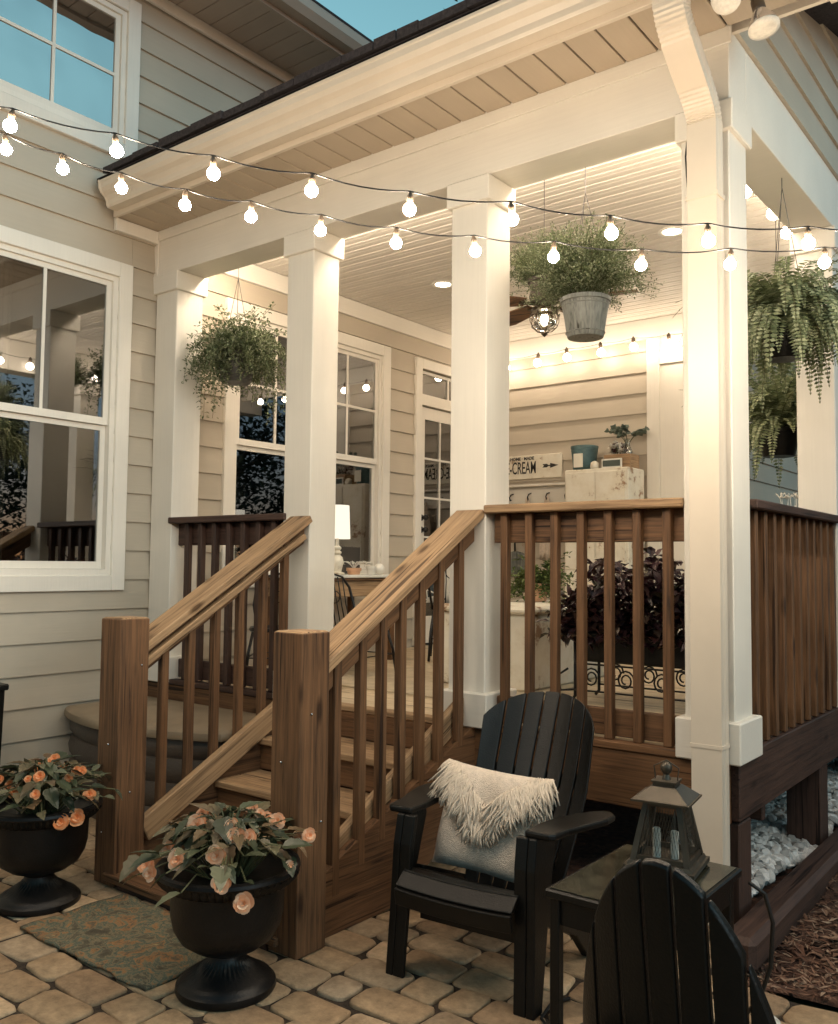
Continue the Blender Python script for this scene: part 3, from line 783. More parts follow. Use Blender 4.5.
# ridge side: back slope so the roof is closed
MB().add([(XW+.05, 7.4, rz(7.4)-.001), (XE+.05, 7.4, rz(7.4)-.001), (XE+.05, 11.5, 3.6), (XW+.05, 11.5, 3.6)], [(0, 1, 2, 3)]).build('rear_roof', 'shingle', porch)
# downspout
ds = MB()
def rectloop(c, n_, hw, hd):
    pass
def rect_sweep(mb, path, hw, hd, ribs=True):
    """rectangular tube in the YZ plane; path of (y,z); width along X with rounded corrugation"""
    cx = -1.127
    prof_ = []
    nn = 9
    for i in range(nn): prof_.append((-hw+2*hw*i/(nn-1), -hd + (.006 if (i % 2 and ribs) else 0)))
    prof_ += [(hw, -hd*.3), (hw-.003, 0), (hw, hd*.3)]
    for i in range(nn): prof_.append((hw-2*hw*i/(nn-1), hd))
    rings = []
    k = len(path)
    for i, (y, z) in enumerate(path):
        y0, z0 = path[max(i-1, 0)]; y1, z1 = path[min(i+1, k-1)]
        t = V((0, y1-y0, z1-z0)).normalized(); nrm = V((0, t.z, -t.y))   # front normal when going down: +? 
        nrm = V((0, -t.z, t.y))
        cz = .0055 if (i % 2 and (11 < i < 27 or 44 < i < 64)) else 0
        rings.append([V((cx+u*(1-cz*8), y, z)) + nrm*(-v)*(1-cz*14) for u, v in prof_])
    m_ = len(prof_)
    mb.add([v for r in rings for v in r], [(i*m_+j, i*m_+(j+1) % m_, (i+1)*m_+(j+1) % m_, (i+1)*m_+j) for i in range(k-1) for j in range(m_)])
path = [(2.80, 3.275), (2.80, 3.235)]
for i in range(9):    # crimped upper bend
    t = i/8; path.append((2.80+.012*t+.0*t, 3.225-.045*t + (0)))
for i in range(1, 56):
    t = i/55; s_ = t*t*(3-2*t)
    path.append((2.812+(3.115-2.812)*s_, 3.18-.30*t))
path += [(3.115, 2.86), (3.115, 2.0), (3.115, .75), (3.115, .06)]
rect_sweep(ds, path, .0535, .036)
dso = ds.build('downspout', 'gutter', porch)
MB().box(-1.184, -1.070, 3.115-.0385, 3.153, .655, .668).box(-1.186, -1.068, 3.115-.039, 3.153, 2.60, 2.615).build('strap', 'gutter', dso)

# railings
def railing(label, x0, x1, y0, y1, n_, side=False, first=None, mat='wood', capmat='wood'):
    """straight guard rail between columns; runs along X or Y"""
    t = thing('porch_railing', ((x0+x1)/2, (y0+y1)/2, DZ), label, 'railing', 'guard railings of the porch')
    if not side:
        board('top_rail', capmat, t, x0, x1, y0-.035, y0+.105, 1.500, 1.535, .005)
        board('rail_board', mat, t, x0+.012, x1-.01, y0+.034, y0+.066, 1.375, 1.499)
        board('bottom_board', mat, t, x0+.012, x1-.01, y0+.034, y0+.066, DZ+.012, DZ+.115)
        board('bottom_ledge', mat, t, x0, x1, y0-.028, y0+.03, DZ-.026, DZ+.004)
        for i in range(n_):
            x = first + i*.1195
            board('baluster', mat, t, x-.0165, x+.0165, y0-.002, y0+.033, DZ+.005, 1.499, .003)
    else:
        board('top_rail', capmat, t, x0-.105, x0+.035, y0, y1, 1.500, 1.535, .005)
        board('rail_board', mat, t, x0-.066, x0-.034, y0+.01, y1-.01, 1.375, 1.499)
        board('bottom_board', mat, t, x0-.066, x0-.034, y0+.01, y1-.01, DZ+.012, DZ+.115)
        for i in range(n_):
            y = first + i*.1195
            board('baluster', mat, t, x0-.033, x0+.002, y-.0165, y+.0165, DZ+.005, 1.499, .003)
    return t
railing('short dark railing between the left wall pilaster and the second column', -4.30, -3.336, Y0+.02, 0, 7, first=-4.168, mat='dark', capmat='dark')
railing('front railing behind the black lawn chair, left of the downspout', -2.118, -1.244, Y0+.02, 0, 7, first=-2.035, capmat='cap')
railing('dark side railing running back from the corner column', XR-.01, 0, Y0+.192, 4.70, 11, True, 3.47, capmat='dark', mat='wood')
railing('far side railing hidden beyond the right hand column', XR-.01, 0, 4.892, 6.28, 11, True, 5.0, capmat='dark', mat='wood')

# ------------------------------------------------------------------ stairs
st = thing('staircase', (-2.68, 2.4, 0), 'brown timber steps with square newel posts leading up to the porch', 'stairs')
XL, XRR = -3.19, -2.20      # inner faces
def newel(x0, y0):
    w = .136
    m = MB().box(x0, x0+w, y0, y0+w, 0, 1.047, .003)
    o = m.build('newel_post', 'wood_z', st)
    # slightly ragged chamfered end grain
    MB().add([(x0+.004, y0+.004, 1.0475), (x0+w-.004, y0+.004, 1.0475), (x0+w-.004, y0+w-.004, 1.0475), (x0+.004, y0+w-.004, 1.0475), (x0+.012, y0+.012, 1.052), (x0+w-.012, y0+.012, 1.053), (x0+w-.012, y0+w-.012, 1.052), (x0+.012, y0+w-.012, 1.051)],
             [(4, 5, 6, 7), (0, 1, 5, 4), (1, 2, 6, 5), (2, 3, 7, 6), (3, 0, 4, 7)]).build('post_top', 'cap_x', o)
    return o
newel(-3.268, 2.10); newel(-2.252, 2.10)
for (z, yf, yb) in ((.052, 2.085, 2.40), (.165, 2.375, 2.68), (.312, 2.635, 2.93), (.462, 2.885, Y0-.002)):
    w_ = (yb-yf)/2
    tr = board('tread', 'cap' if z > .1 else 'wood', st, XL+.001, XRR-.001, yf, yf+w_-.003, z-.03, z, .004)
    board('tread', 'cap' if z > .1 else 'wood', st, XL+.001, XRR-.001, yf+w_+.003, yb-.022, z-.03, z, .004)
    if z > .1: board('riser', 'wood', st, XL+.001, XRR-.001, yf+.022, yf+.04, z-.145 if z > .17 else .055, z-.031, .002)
board('riser', 'wood', st, XL+.001, XRR-.001, Y0-.022, Y0-.001, .463, DZ-.027, .002)
board('riser', 'dark', st, XL+.08, XRR-.06, 2.10, 2.12, -.01, .021, 0)
for (xa, xb, nm) in ((XL-.038, XL, 'l'), (XRR, XRR+.038, 'r')):
    # sawn stringer below the treads and sloping kick board above
    sgn = 1
    m = MB().prism([(2.23, .0), (2.23, .20), (3.183, .70 if False else .60), (3.183, .30), (2.70, .0)], lambda u, v, t: (t, u, v), xa, xb)
    m.build('stringer', 'wood_y', st)
def sl(name, mat, x, y0, z0, y1, z1, w, t, off=0): return slope(name, mat, st, (x, y0, z0), (x, y1, z1), w, t, off)
K0, K1 = (2.23, .225), (3.17, .725)       # kick board top line
for x in (XL-.0, XRR+.0):
    xs = x+.02 if x < -3 else x-.02
    sl('kick_board', 'cap_x', xs, K0[0], K0[1], K1[0], K1[1], .036, .10)
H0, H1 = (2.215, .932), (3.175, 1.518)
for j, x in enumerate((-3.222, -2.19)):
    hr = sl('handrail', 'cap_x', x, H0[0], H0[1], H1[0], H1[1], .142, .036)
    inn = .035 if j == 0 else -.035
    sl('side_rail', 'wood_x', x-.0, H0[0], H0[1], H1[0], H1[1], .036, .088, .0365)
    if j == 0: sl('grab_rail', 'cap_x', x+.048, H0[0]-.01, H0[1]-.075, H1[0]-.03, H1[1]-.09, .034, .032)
    nb = 6 if j == 1 else 6
    ys = ([2.367, 2.504, 2.643, 2.783, 2.925, 3.06] if j == 0 else [2.331, 2.465, 2.580, 2.695, 2.815, 2.94, 3.08])
    for y in ys:
        zt = H0[1] + (y-H0[0])/(H1[0]-H0[0])*(H1[1]-H0[1]) - .046
        zb = K0[1] + (y-K0[0])/(K1[0]-K0[0])*(K1[1]-K0[1]) - .15
        xx = XL-.022 if j == 0 else XRR+.022
        m = MB().box(xx-.017, xx+.017, y-.018, y+.018, zb, zt, .003); m.build('baluster', 'wood_z', st)
scm = plain('screw_steel', (.55, .55, .55), .25, .9)
for (x, y, z) in ((-2.20, 2.097, .62), (-2.15, 2.097, .30), (-3.19, 2.097, .55), (-3.22, 2.097, .20), (-2.113, 2.15, .78), (-2.113, 2.20, .42), (-3.129, 2.16, .36), (-3.129, 2.2, .86)):
    m = MB().ball((x, y, z), .0042, 8, 6); m.build('screw', scm, st, smooth=True)


# ------------------------------------------------------------------ string lights
def bulb_mesh():
    g = MB().lathe([(.0001, -.054), (.008, -.0527), (.0145, -.048), (.0182, -.042), (.0192, -.0355), (.0180, -.029), (.0145, -.0235), (.0105, -.0195), (.0085, -.016)], (0, 0, 0), 12, cap=False)
    s = MB().lathe([(.0095, -.018), (.0095, .004), (.006, .010), (.004, .016)], (0, 0, 0), 10)
    return g, s
_b = {}
def strand(label, pts, mat='bulb', sag=.012, wire_r=.0022, group='string lights'):
    t = thing('string_lights', pts[0], label, 'string lights', group); bs_ = {'bulb': .88, 'bulb_in': 1.3, 'bulb_wall': 1.7}[mat]  # porch and wall bulbs sized up to stand in for their glow
    w = MB(); path = []
    for i, (a, b) in enumerate(zip(pts, pts[1:])):
        a = V(a); b = V(b)
        for k in range(6):
            q = k/6; path.append(a.lerp(b, q) + V((0, 0, .016 - sag*4*q*(1-q)*-1*0 - sag*4*q*(1-q))))
    path.append(V(pts[-1])+V((0, 0, .016)))
    w.tube(path, wire_r, 5); w.build('wire', 'rope', t, smooth=True)
    for i, p in enumerate(pts):
        key = mat
        if key not in _b:
            gb, sb = bulb_mesh()
            bo = gb.build('bulb', mat, None, smooth=True); so_ = sb.build('socket', 'socket', None, smooth=True)
            so_.parent = bo; _b[key] = (bo, so_)
            bo.parent = t; bo.location = V(p)-V(pts[0]); bo.scale = (bs_, bs_, bs_)
        else:
            bo, so_ = _b[key]
            c = bo.copy(); C.objects.link(c); c.parent = t; c.location = V(p)-V(pts[0]); c.rotation_euler = (rnd(-.12, .12), rnd(-.12, .12), 0)
            s2 = so_.copy(); C.objects.link(s2); s2.parent = c
            c.scale = (bs_, bs_, bs_)
    return t
def resample(pts, n0, n1, step):
    """extend a bulb run both ways with unseen bulbs, added to light the walls evenly"""
    a = V(pts[0])-V(pts[1]); b = V(pts[-1])-V(pts[-2])
    pre = [V(pts[0])+a*(i+1)+V((0, 0, .006*(i+1)**2)) for i in range(n0)][::-1]
    post = [V(pts[-1])+b*(i+1)+V((0, 0, .006*(i+1)**2)) for i in range(n1)]
    return [tuple(p) for p in pre]+[tuple(p) for p in pts]+[tuple(p) for p in post]
UP = .03
s1 = [(-2.21, 1.117, 2.399), (-2.002, 1.284, 2.338), (-1.804, 1.441, 2.283), (-1.604, 1.600, 2.240), (-1.406, 1.758, 2.196), (-1.201, 1.919, 2.173), (-1.0, 2.077, 2.139), (-.802, 2.233, 2.121), (-.598, 2.391, 2.116)]
s2 = [(-2.903, 1.447, 2.662), (-2.753, 1.568, 2.597), (-2.599, 1.693, 2.535), (-2.43, 1.828, 2.481), (-2.256, 1.966, 2.443), (-2.072, 2.113, 2.401), (-1.874, 2.27, 2.36), (-1.668, 2.432, 2.336), (-1.456, 2.598, 2.319), (-1.223, 2.78, 2.295), (-.987, 2.964, 2.301), (-.737, 3.157, 2.308)]
s1 = [(x, y, z+.028) for x, y, z in s1]; s2 = [(x*.87, y*.87, 1.28+(z-1.28)*.87+.028) for x, y, z in s2]
strand('nearer strand of glowing globe bulbs strung high across the patio', resample(s1, 8, 8, .25))  # unseen end bulbs on both patio strands are added as warm fill
strand('farther strand of glowing globe bulbs just in front of the porch beam', resample(s2, 7, 9, .2))
pb = 'bulb_in'
strand('strand of globe bulbs along the back wall above the painted sign', [(-4.42+.29*i+rnd(-.02, .02), 6.56, 3.065+rnd(-.006, .012)) for i in range(8)] + [(-2.10+.0, 6.55, 3.08), (-1.72, 6.55, 3.09)], 'bulb_wall')
strand('strand of globe bulbs inside the right beam of the porch roof', [(-1.30, 3.62, 3.10), (-1.30, 3.87, 3.10), (-1.31, 4.15, 3.095), (-1.30, 4.53, 3.11), (-1.31, 4.81, 3.10), (-1.30, 5.03, 3.085), (-1.31, 5.35, 3.09), (-1.30, 5.7, 3.10), (-1.30, 6.1, 3.10)], 'bulb_wall')
strand('strand of globe bulbs tucked behind the front porch beam', [(-4.24, 3.43, 3.105), (-3.97, 3.43, 3.10), (-3.66, 3.44, 3.12), (-3.37, 3.43, 3.11), (-3.05, 3.44, 3.12), (-2.74, 3.43, 3.12), (-2.44, 3.43, 3.11), (-2.14, 3.43, 3.10), (-1.86, 3.43, 3.11), (-1.60, 3.43, 3.105), (-1.36, 3.45, 3.11)], pb)

# ------------------------------------------------------------------ ceiling fixtures
for k, (x, y) in enumerate(((-3.698, 5.008), (-2.009, 4.999))):
    t = thing('recessed_light', (x, y, 3.2655), ('small round recessed light in the ceiling near the left window wall', 'small round recessed light in the ceiling above the zinc bucket plant')[k], 'ceiling light', 'recessed lights')
    t2 = MB().lathe([(.052, 0), (.078, -.001), (.083, -.006), (.080, -.010), (.058, -.008), (.052, 0)], (x, y, 3.2655), 32, cap=False); t2.build('trim_ring', 'white', t, smooth=True)
    MB().lathe([(.0001, -.003), (.054, -.003), (.054, .0)], (x, y, 3.2655), 32).build('lens', 'recess', t, smooth='auto')
fx, fy = -2.86, 4.98
fan = thing('ceiling_fan', (fx, fy, 3.2655), 'bronze ceiling fan with caged lantern light behind the zinc bucket plant', 'ceiling fan')
MB().lathe([(.06, 0), (.06, -.03), (.03, -.05), (.012, -.055), (.012, -.18), (.05, -.19), (.09, -.21), (.10, -.25), (.09, -.29), (.05, -.305), (.04, -.32)], (fx, fy, 3.2655), 28).build('motor', 'bronze', fan, smooth='auto')
for k in range(5):
    a = R(10)+k*2*PI/5
    m4 = Matrix.Translation((fx, fy, 2.975)) @ Matrix.Rotation(a, 4, 'Z') @ Matrix.Rotation(R(11), 4, 'X')
    pl = [(.13, -.05), (.20, -.066), (.47, -.082), (.575, -.062), (.60, -.02), (.60, .03), (.57, .066), (.47, .082), (.20, .06), (.13, .05)]
    mb = MB(); mb.prism(pl, lambda u, v, t: m4 @ V((u, v, t)), -.004, .004)
    bl = mb.build('blade', M['wood_x'], fan); 
    mb = MB().obox(m4, .07, .17, -.018, .018, -.012, -.005); mb.build('blade_arm', 'bronze', bl)
lz = 3.2655-.32
lan = MB().lathe([(.045, 0), (.085, -.012), (.088, -.03), (.05, -.035)], (fx, fy, lz), 20).build('light_kit', 'bronze', fan, smooth='auto')
MB().lathe([(.05, -.03), (.072, -.06), (.078, -.09), (.066, -.125), (.04, -.145), (.0001, -.15)], (fx, fy, lz), 20, cap=False).build('glass_globe', 'glassclear', lan, smooth=True)
cg = MB()
for k in range(8):
    a = k*PI/4
    cg.tube([(fx+math.cos(a)*r_, fy+math.sin(a)*r_, lz+z) for r_, z in ((.084, -.03), (.094, -.06), (.096, -.09), (.082, -.125), (.05, -.155), (.015, -.165))], .0032, 5)
for z, r_ in ((-.06, .095), (-.125, .083)):
    cg.tube([(fx+math.cos(a*PI/12)*r_, fy+math.sin(a*PI/12)*r_, lz+z) for a in range(25)], .003, 5)
cg.lathe([(.018, -.165), (.022, -.175), (.006, -.19), (.0001, -.195)], (fx, fy, lz), 10)
cg.build('cage', 'bronze', lan, smooth=True)
MB().lathe([(.018, -.05), (.026, -.08), (.018, -.105), (.0001, -.11)], (fx, fy, lz), 12).build('frosted_bulb', 'bulb_fan', lan, smooth=True)
# twin flood light under the eave corner
fl = thing('flood_light', (-.93, 2.98, 3.252), 'twin floodlight with one frosted and one clear bulb at the eave corner', 'floodlight')
MB().lathe([(.05, 0), (.05, -.012), (.04, -.02)], (-.93, 2.98, 3.252), 20).build('mounting_plate', 'gutter', fl, smooth='auto')
def flood(base, d, mat, nm):
    d = V(d).normalized(); q = d.to_track_quat('Z', 'Y').to_matrix().to_4x4(); m4 = Matrix.Translation(V(base)) @ q
    t = MB().lathe([(.018, 0), (.022, .01), (.022, .045), (.018, .05)], (0, 0, 0), 16)
    o = MB(); o.add([m4 @ V(v) for v in t.v], t.f); ob = o.build('lamp_holder', 'socket', fl, smooth='auto')
    t = MB().lathe([(.018, .045), (.026, .06), (.046, .10), (.0515, .118)], (0, 0, 0), 24, cap=False)
    o = MB(); o.add([m4 @ V(v) for v in t.v], t.f); o.build('reflector', mat, ob, smooth=True)
    t = MB().lathe([(.0515, .118), (.051, .124), (.035, .131), (.0001, .134)], (0, 0, 0), 24, cap=False)
    o = MB(); o.add([m4 @ V(v) for v in t.v], t.f); o.build('lens', nm, ob, smooth=True)
MB().tube([(-.93, 2.98, 3.235), (-.95, 2.97, 3.215)], .014, 8).tube([(-.93, 2.98, 3.235), (-.905, 2.99, 3.205)], .014, 8).build('arm', 'socket', fl, smooth=True)
flood((-.955, 2.97, 3.225), (-.05, -.85, -.50), 'floodglass', 'floodglass')
flood((-.90, 2.99, 3.200), (.22, -.10, -.95), 'reflector', 'floodglass')
# black cable hanging beside the downspout
tag(MB().tube([(-1.21, 3.16, 2.86), (-1.212, 3.15, 2.80), (-1.208, 3.15, 2.72), (-1.205, 3.155, 2.66), (-1.198, 3.16, 2.60)], .0035, 6).build('loose_cable', 'rope', None, smooth=True, origin=(-1.21, 3.15, 2.7)), 'short loose black cable hanging beside the top of the downspout', 'cable')

# ------------------------------------------------------------------ plants
def hanger(t, c, r, top, n_=3, zr=0):
    w = MB(); hub = V((c[0], c[1], top-.32 if top-c[2] > .5 else top-.08))
    for k in range(n_):
        a = k*2*PI/n_+.4; w.tube([(c[0]+math.cos(a)*r, c[1]+math.sin(a)*r, c[2]+zr), hub], .0016, 4)
    w.tube([hub, (c[0], c[1], top)], .0018, 4); w.build('hanger_wire', 'blackmetal', t)
def pot(t, c, r0, r1, h, mat, nm='pot', rim=.008, ribs=False):
    m = MB().lathe([(.0001, 0), (r0*.96, 0), (r0, .004), (r0+(r1-r0)*.5, h*.5), (r1, h-.02), (r1+rim, h-.018), (r1+rim, h), (r1-.004, h), (r1-.010, h-.03), (.0001, h-.03)], c, 36, cap=False)
    if ribs:
        for z in (.12*h, .80*h):
            rr = r0+(r1-r0)*z/h+.001
            m.tube([(c[0]+math.cos(a*PI/18)*rr, c[1]+math.sin(a*PI/18)*rr, c[2]+z) for a in range(37)], .003, 6)
    return m.build(nm, mat, t, smooth='auto')
def airy(m, st_, c, spread, nst, lw, up=.5, trail=0, seed=1, dens=1.0, droop=.9, tiny=.016):
    rg = random.Random(seed)
    for i in range(nst):
        a = rg.uniform(0, 2*PI); el = rg.uniform(.15, 1.35); L_ = spread*rg.uniform(.45, 1.05)
        d = V((math.cos(a)*math.cos(el), math.sin(a)*math.cos(el), math.sin(el)*up*2))
        p = V(c)+V((math.cos(a), math.sin(a), 0))*rg.uniform(0, .05); pts = [p.copy()]
        ns = 9; dr = droop*rg.uniform(.5, 1.3) + (trail*rg.random() if rg.random() < .35 else 0)
        if trail and rg.random() < .25: L_ *= 1.5; dr += trail
        for k in range(ns):
            p = p + d*(L_/ns); d = (d + V((rg.uniform(-.12, .12), rg.uniform(-.12, .12), -dr*.28))).normalized(); pts.append(p.copy())
        st_.tube(pts, .0011, 3, False)
        for k in range(2, len(pts)):
            for _ in range(int(7*dens)):
                q = pts[k-1].lerp(pts[k], rg.random())
                dd = V((rg.uniform(-1, 1), rg.uniform(-1, 1), rg.uniform(-.8, 1)))
                q = q + dd*rg.uniform(.002, .022)
                m.leaf(q, dd, V((0, 0, 1)), rg.uniform(.7, 1.5)*tiny, tiny*lw, .3)
def frond(m, st_, p, d, L_, w, droop, rg, n_=22, pinl=None):
    p = V(p); d = V(d).normalized(); pts = [p.copy()]; dirs = [d.copy()]
    for k in range(n_):
        p = p+d*(L_/n_); d = (d+V((rg.uniform(-.02, .02), rg.uniform(-.02, .02), -droop*(.5+k/n_)*.11))).normalized(); pts.append(p.copy()); dirs.append(d.copy())
    st_.tube(pts[::3]+[pts[-1]], .0013, 3, False)
    sd = dirs[0].cross(V((0, 0, 1)))
    if sd.length < .05: sd = V((1, 0, 0))
    sd.normalize()
    for k in range(2, n_+1):
        f = k/n_; wl = w*min(1, 4*f)*(1-f**2.2)*.98+.004
        s_ = dirs[k].cross(V((0, 0, 1)))
        if s_.length < .2: s_ = sd
        s_ = (s_.normalized()*.6+sd*.4).normalized(); up = s_.cross(dirs[k])
        for g_ in (-1, 1):
            dd = (s_*g_+dirs[k]*.35+up*rg.uniform(-.25, .1)).normalized()
            m.leaf(pts[k], dd, up, wl*rg.uniform(.85, 1.1), L_/n_*.85, .12)

# left hanging plant
c = (-4.0, 3.40, 2.32); t = thing('hanging_plant', c, 'airy trailing green plant in dark ribbed pot hanging by the left pilaster', 'hanging plant')
pot(t, c, .085, .112, .17, M['galv'] if False else plain('dark_grey_pot', (.07, .07, .065), .5), ribs=True)
hanger(t, c, .095, 3.262, 3, .15)
a_, s_ = MB(), MB()
airy(a_, s_, (c[0], c[1], c[2]+.16), .35, 230, .66, .6, 1.2, 5, 1.0, .85, .020)
a_.build('foliage', 'airy', t); s_.build('stems', 'stem', t)
# zinc bucket plant
c = (-1.815, 3.52, 2.285); t = thing('hanging_plant', c, 'large fine leaved bush in galvanised bucket hanging at the porch centre', 'hanging plant')
pot(t, c, .080, .105, .175, 'galv', 'bucket', .006, True); hanger(t, c, .115, 3.262, 3, .18)
a_, s_ = MB(), MB()
airy(a_, s_, (c[0], c[1], c[2]+.19), .31, 480, .65, .9, 0, 8, 1.1, .34, .012)
a_.build('foliage', 'airy', t); s_.build('stems', 'stem', t)
# second airy plant hanging further back left
c = (-2.26, 3.93, 2.63); t = thing('hanging_plant', c, 'smaller fine leaved plant hanging behind and left of the galvanised bucket', 'hanging plant')
pot(t, c, .055, .075, .11, plain('brown_pot', (.06, .045, .035), .6)); hanger(t, c, .075, 3.262, 3, .11)
a_, s_ = MB(), MB()
airy(a_, s_, (c[0], c[1], c[2]+.10), .23, 300, .65, .9, .0, 12, 1.0, .25, .012)
a_.build('foliage', 'airy', t); s_.build('stems', 'stem', t)
# ferns on the right
for (c, r_, L_, n_, sd_, lab, top, mt_) in (((-1.10, 3.98, 2.18), .10, .50, 250, 3, 'upper boston fern in black pot hanging by the right beam', 3.262, 'fern'),
                                  ((-1.46, 5.15, 1.90), .12, .54, 230, 4, 'lower boston fern hanging behind the upper one by the far column', 3.262, 'fern')):
    t = thing('hanging_fern', c, lab, 'fern', 'boston ferns hanging at the right')
    pot(t, c, r_*.7, r_, .15, 'black_plastic'); hanger(t, c, r_, top, 3, .15)
    a_, s_ = MB(), MB(); rg = random.Random(sd_)
    for k in range(n_):
        a = rg.uniform(0, 2*PI); el = rg.uniform(.25, 1.4)
        frond(a_, s_, (c[0]+math.cos(a)*.03, c[1]+math.sin(a)*.03, c[2]+.14), (math.cos(a)*math.cos(el), math.sin(a)*math.cos(el), math.sin(el)), L_*rg.uniform(.5, 1.1), .052, rg.uniform(.4, 1.9) if sd_ == 3 else rg.uniform(.2, 1.5), rg, 26)
    a_.build('fronds', mt_, t); s_.build('stems', 'stem', t)

# urns
def urn(x, y, label):
    t = thing('urn_planter', (x, y, 0), label, 'urn', 'black garden urns beside the steps')
    n_ = 72
    MB().lathe([(.0001, 0), (.146, 0), (.150, .008), (.148, .022), (.138, .030), (.135, .036), (.120, .044)], (x, y, 0), n_, cap=False).build('foot', 'urn', t, smooth='auto')
    MB().lathe([(.120, .044), (.095, .058), (.066, .078), (.054, .095), (.052, .106), (.060, .112), (.075, .118)], (x, y, 0), n_, 2.2, (.05, .09), cap=False).build('pedestal', 'urn', t, smooth='auto')
    b_ = MB().lathe([(.070, .117), (.105, .130), (.140, .155), (.160, .190), (.168, .225), (.170, .290), (.172, .312), (.180, .318)], (x, y, 0), n_, cap=False).build('bowl', 'urn', t, smooth='auto')
    MB().lathe([(.172, .312), (.182, .317), (.192, .323), (.202, .333), (.209, .343), (.213, .352)], (x, y, 0), 112, 1.6, (.315, .346), cap=False).lathe([(.213, .352), (.218, .358), (.216, .368), (.205, .372), (.188, .366), (.180, .345), (.0001, .335)], (x, y, 0), 72, cap=False).build('rim', 'urn', b_, smooth='auto')
    return t
def begonia(x, y, z, label, seed, flowers, petals):
    rg = random.Random(seed); t = thing('begonia_plant', (x, y, z), label, 'flowering plant', 'coral begonias in the urns')
    lf, s_ = MB(), MB()
    for k in range(150):
        a = rg.uniform(0, 2*PI); rr = rg.uniform(.02, .24)*(1 if rg.random() < .8 else 1.15); h = .13*(1-(rr/.28)**2)+rg.uniform(-.01, .05)
        p = V((x+math.cos(a)*rr, y+math.sin(a)*rr, z+max(h, -.06)))
        s_.tube([(x+math.cos(a)*rr*.3, y+math.sin(a)*rr*.3, z-.01), p.lerp(V((x, y, z+.05)), .3)+V((0, 0, .015)), p], .0025, 4, False)
        a2 = a+rg.uniform(-.9, .9); d = V((math.cos(a2), math.sin(a2), rg.uniform(-.9, .35))); l = rg.uniform(.045, .09); w = l*rg.uniform(.55, .8)
        d.normalize(); sd = d.cross(V((rg.uniform(-.3, .3), rg.uniform(-.3, .3), 1))).normalized(); nn = sd.cross(d)
        # toothed angel-wing outline
        out = [(0, 0, 0), (.04, .30, .10), (.22, .50, .16), (.35, .42, .12), (.50, .46, .13), (.62, .30, .08), (.78, .24, .03), (1.05, 0, -.10)]
        pts_ = [p+d*(l*u)+sd*(w*v)+nn*(w*q) for u, v, q in out]; pt2 = [p+d*(l*u)-sd*(w*v*.8)+nn*(w*q) for u, v, q in out[1:-1]]
        mid = [p+d*(l*u) for u in (.25, .5, .78)]
        vs = pts_+pt2+mid; o = len(pts_); q = o+len(pt2)
        fs = [(0, 1, 2, q), (q, 2, 3, q+1), (q+1, 3, 4), (q+1, 4, 5, q+2), (q+2, 5, 6), (q+2, 6, 7),
              (0, q, o+1, o), (q, q+1, o+2, o+1), (q+1, o+3, o+2), (q+1, q+2, o+4, o+3), (q+2, o+5, o+4), (q+2, 7, o+5)]
        lf.add(vs, fs)
    lf.build('foliage', 'begleaf', t, smooth=False); s_.build('stems', 'stem', t)
    extra = []
    for _ in range(16):
        a = rg.uniform(0, 2*PI); rr = rg.uniform(.05, .25); extra.append((math.cos(a)*rr, math.sin(a)*rr, .13*(1-(rr/.28)**2)+rg.uniform(.0, .05), rg.uniform(.010, .024)))
    for (dx, dy, dz, r_) in [(a, b, c_, d_*.82) for a, b, c_, d_ in flowers]+extra:
        m = MB(); c_ = V((x+dx, y+dy, z+dz)); ax = (V((dx*.8, dy*.8, .12)) + V((.25, -.35, .1))).normalized()
        e1 = ax.cross(V((0, 0, 1))).normalized(); e2 = ax.cross(e1)
        for layer, (n_, rr, lift) in enumerate(((6, 1.0, .15), (6, .82, .4), (5, .6, .75), (4, .38, 1.05))):
            for k in range(n_):
                a = k*2*PI/n_+layer*.5+rg.uniform(-.2, .2); o_ = e1*math.cos(a)+e2*math.sin(a); tn = ax.cross(o_)
                L_ = r_*rr*rg.uniform(.85, 1.15); up = (ax*lift+o_).normalized()
                w = L_*.62; b0 = c_+ax*(layer*.003)
                rows = []
                for u, ww, cv in ((0, .25, 0), (.35, .8, -.02), (.7, 1.0, .04), (.95, .7, .16), (1.05, .3, .24)):
                    ctr = b0+up*(L_*u)+ax*(L_*cv*.9)
                    rows.append([ctr-tn*w*ww*.9+ax*L_*.13*ww+ax*rg.uniform(-.05, .05)*L_, ctr+ax*rg.uniform(-.03, .03)*L_, ctr+tn*w*ww*.9+ax*L_*.13*ww+ax*rg.uniform(-.05, .05)*L_])
                vs = [v for r in rows for v in r]
                m.add(vs, [(3*i+j, 3*i+j+1, 3*i+j+4, 3*i+j+3) for i in range(4) for j in range(2)])
        m.build('flower', petals, t, smooth=True)
    return t
urn(-2.15, 1.84, 'black fluted rim urn right of the doormat at the foot of the steps')
begonia(-2.15, 1.84, .35, 'begonia with pale peach flowers filling the urn right of the doormat', 3,
        [(-.205, -.14, .00, .034), (-.16, -.10, .05, .030), (-.05, -.08, .135, .040), (-.02, -.17, .065, .036), (.02, -.05, .12, .022), (.09, -.03, .12, .034), (.10, -.13, .09, .034), (-.10, -.02, .15, .026), (.15, -.15, .03, .032), (.205, -.12, -.02, .036), (.08, .12, .13, .03), (-.12, .11, .1, .03), (-.14, -.05, .09, .022)], 'petal_pale')
urn(-3.22, 1.84, 'black fluted rim urn left of the doormat, nearest the house wall')
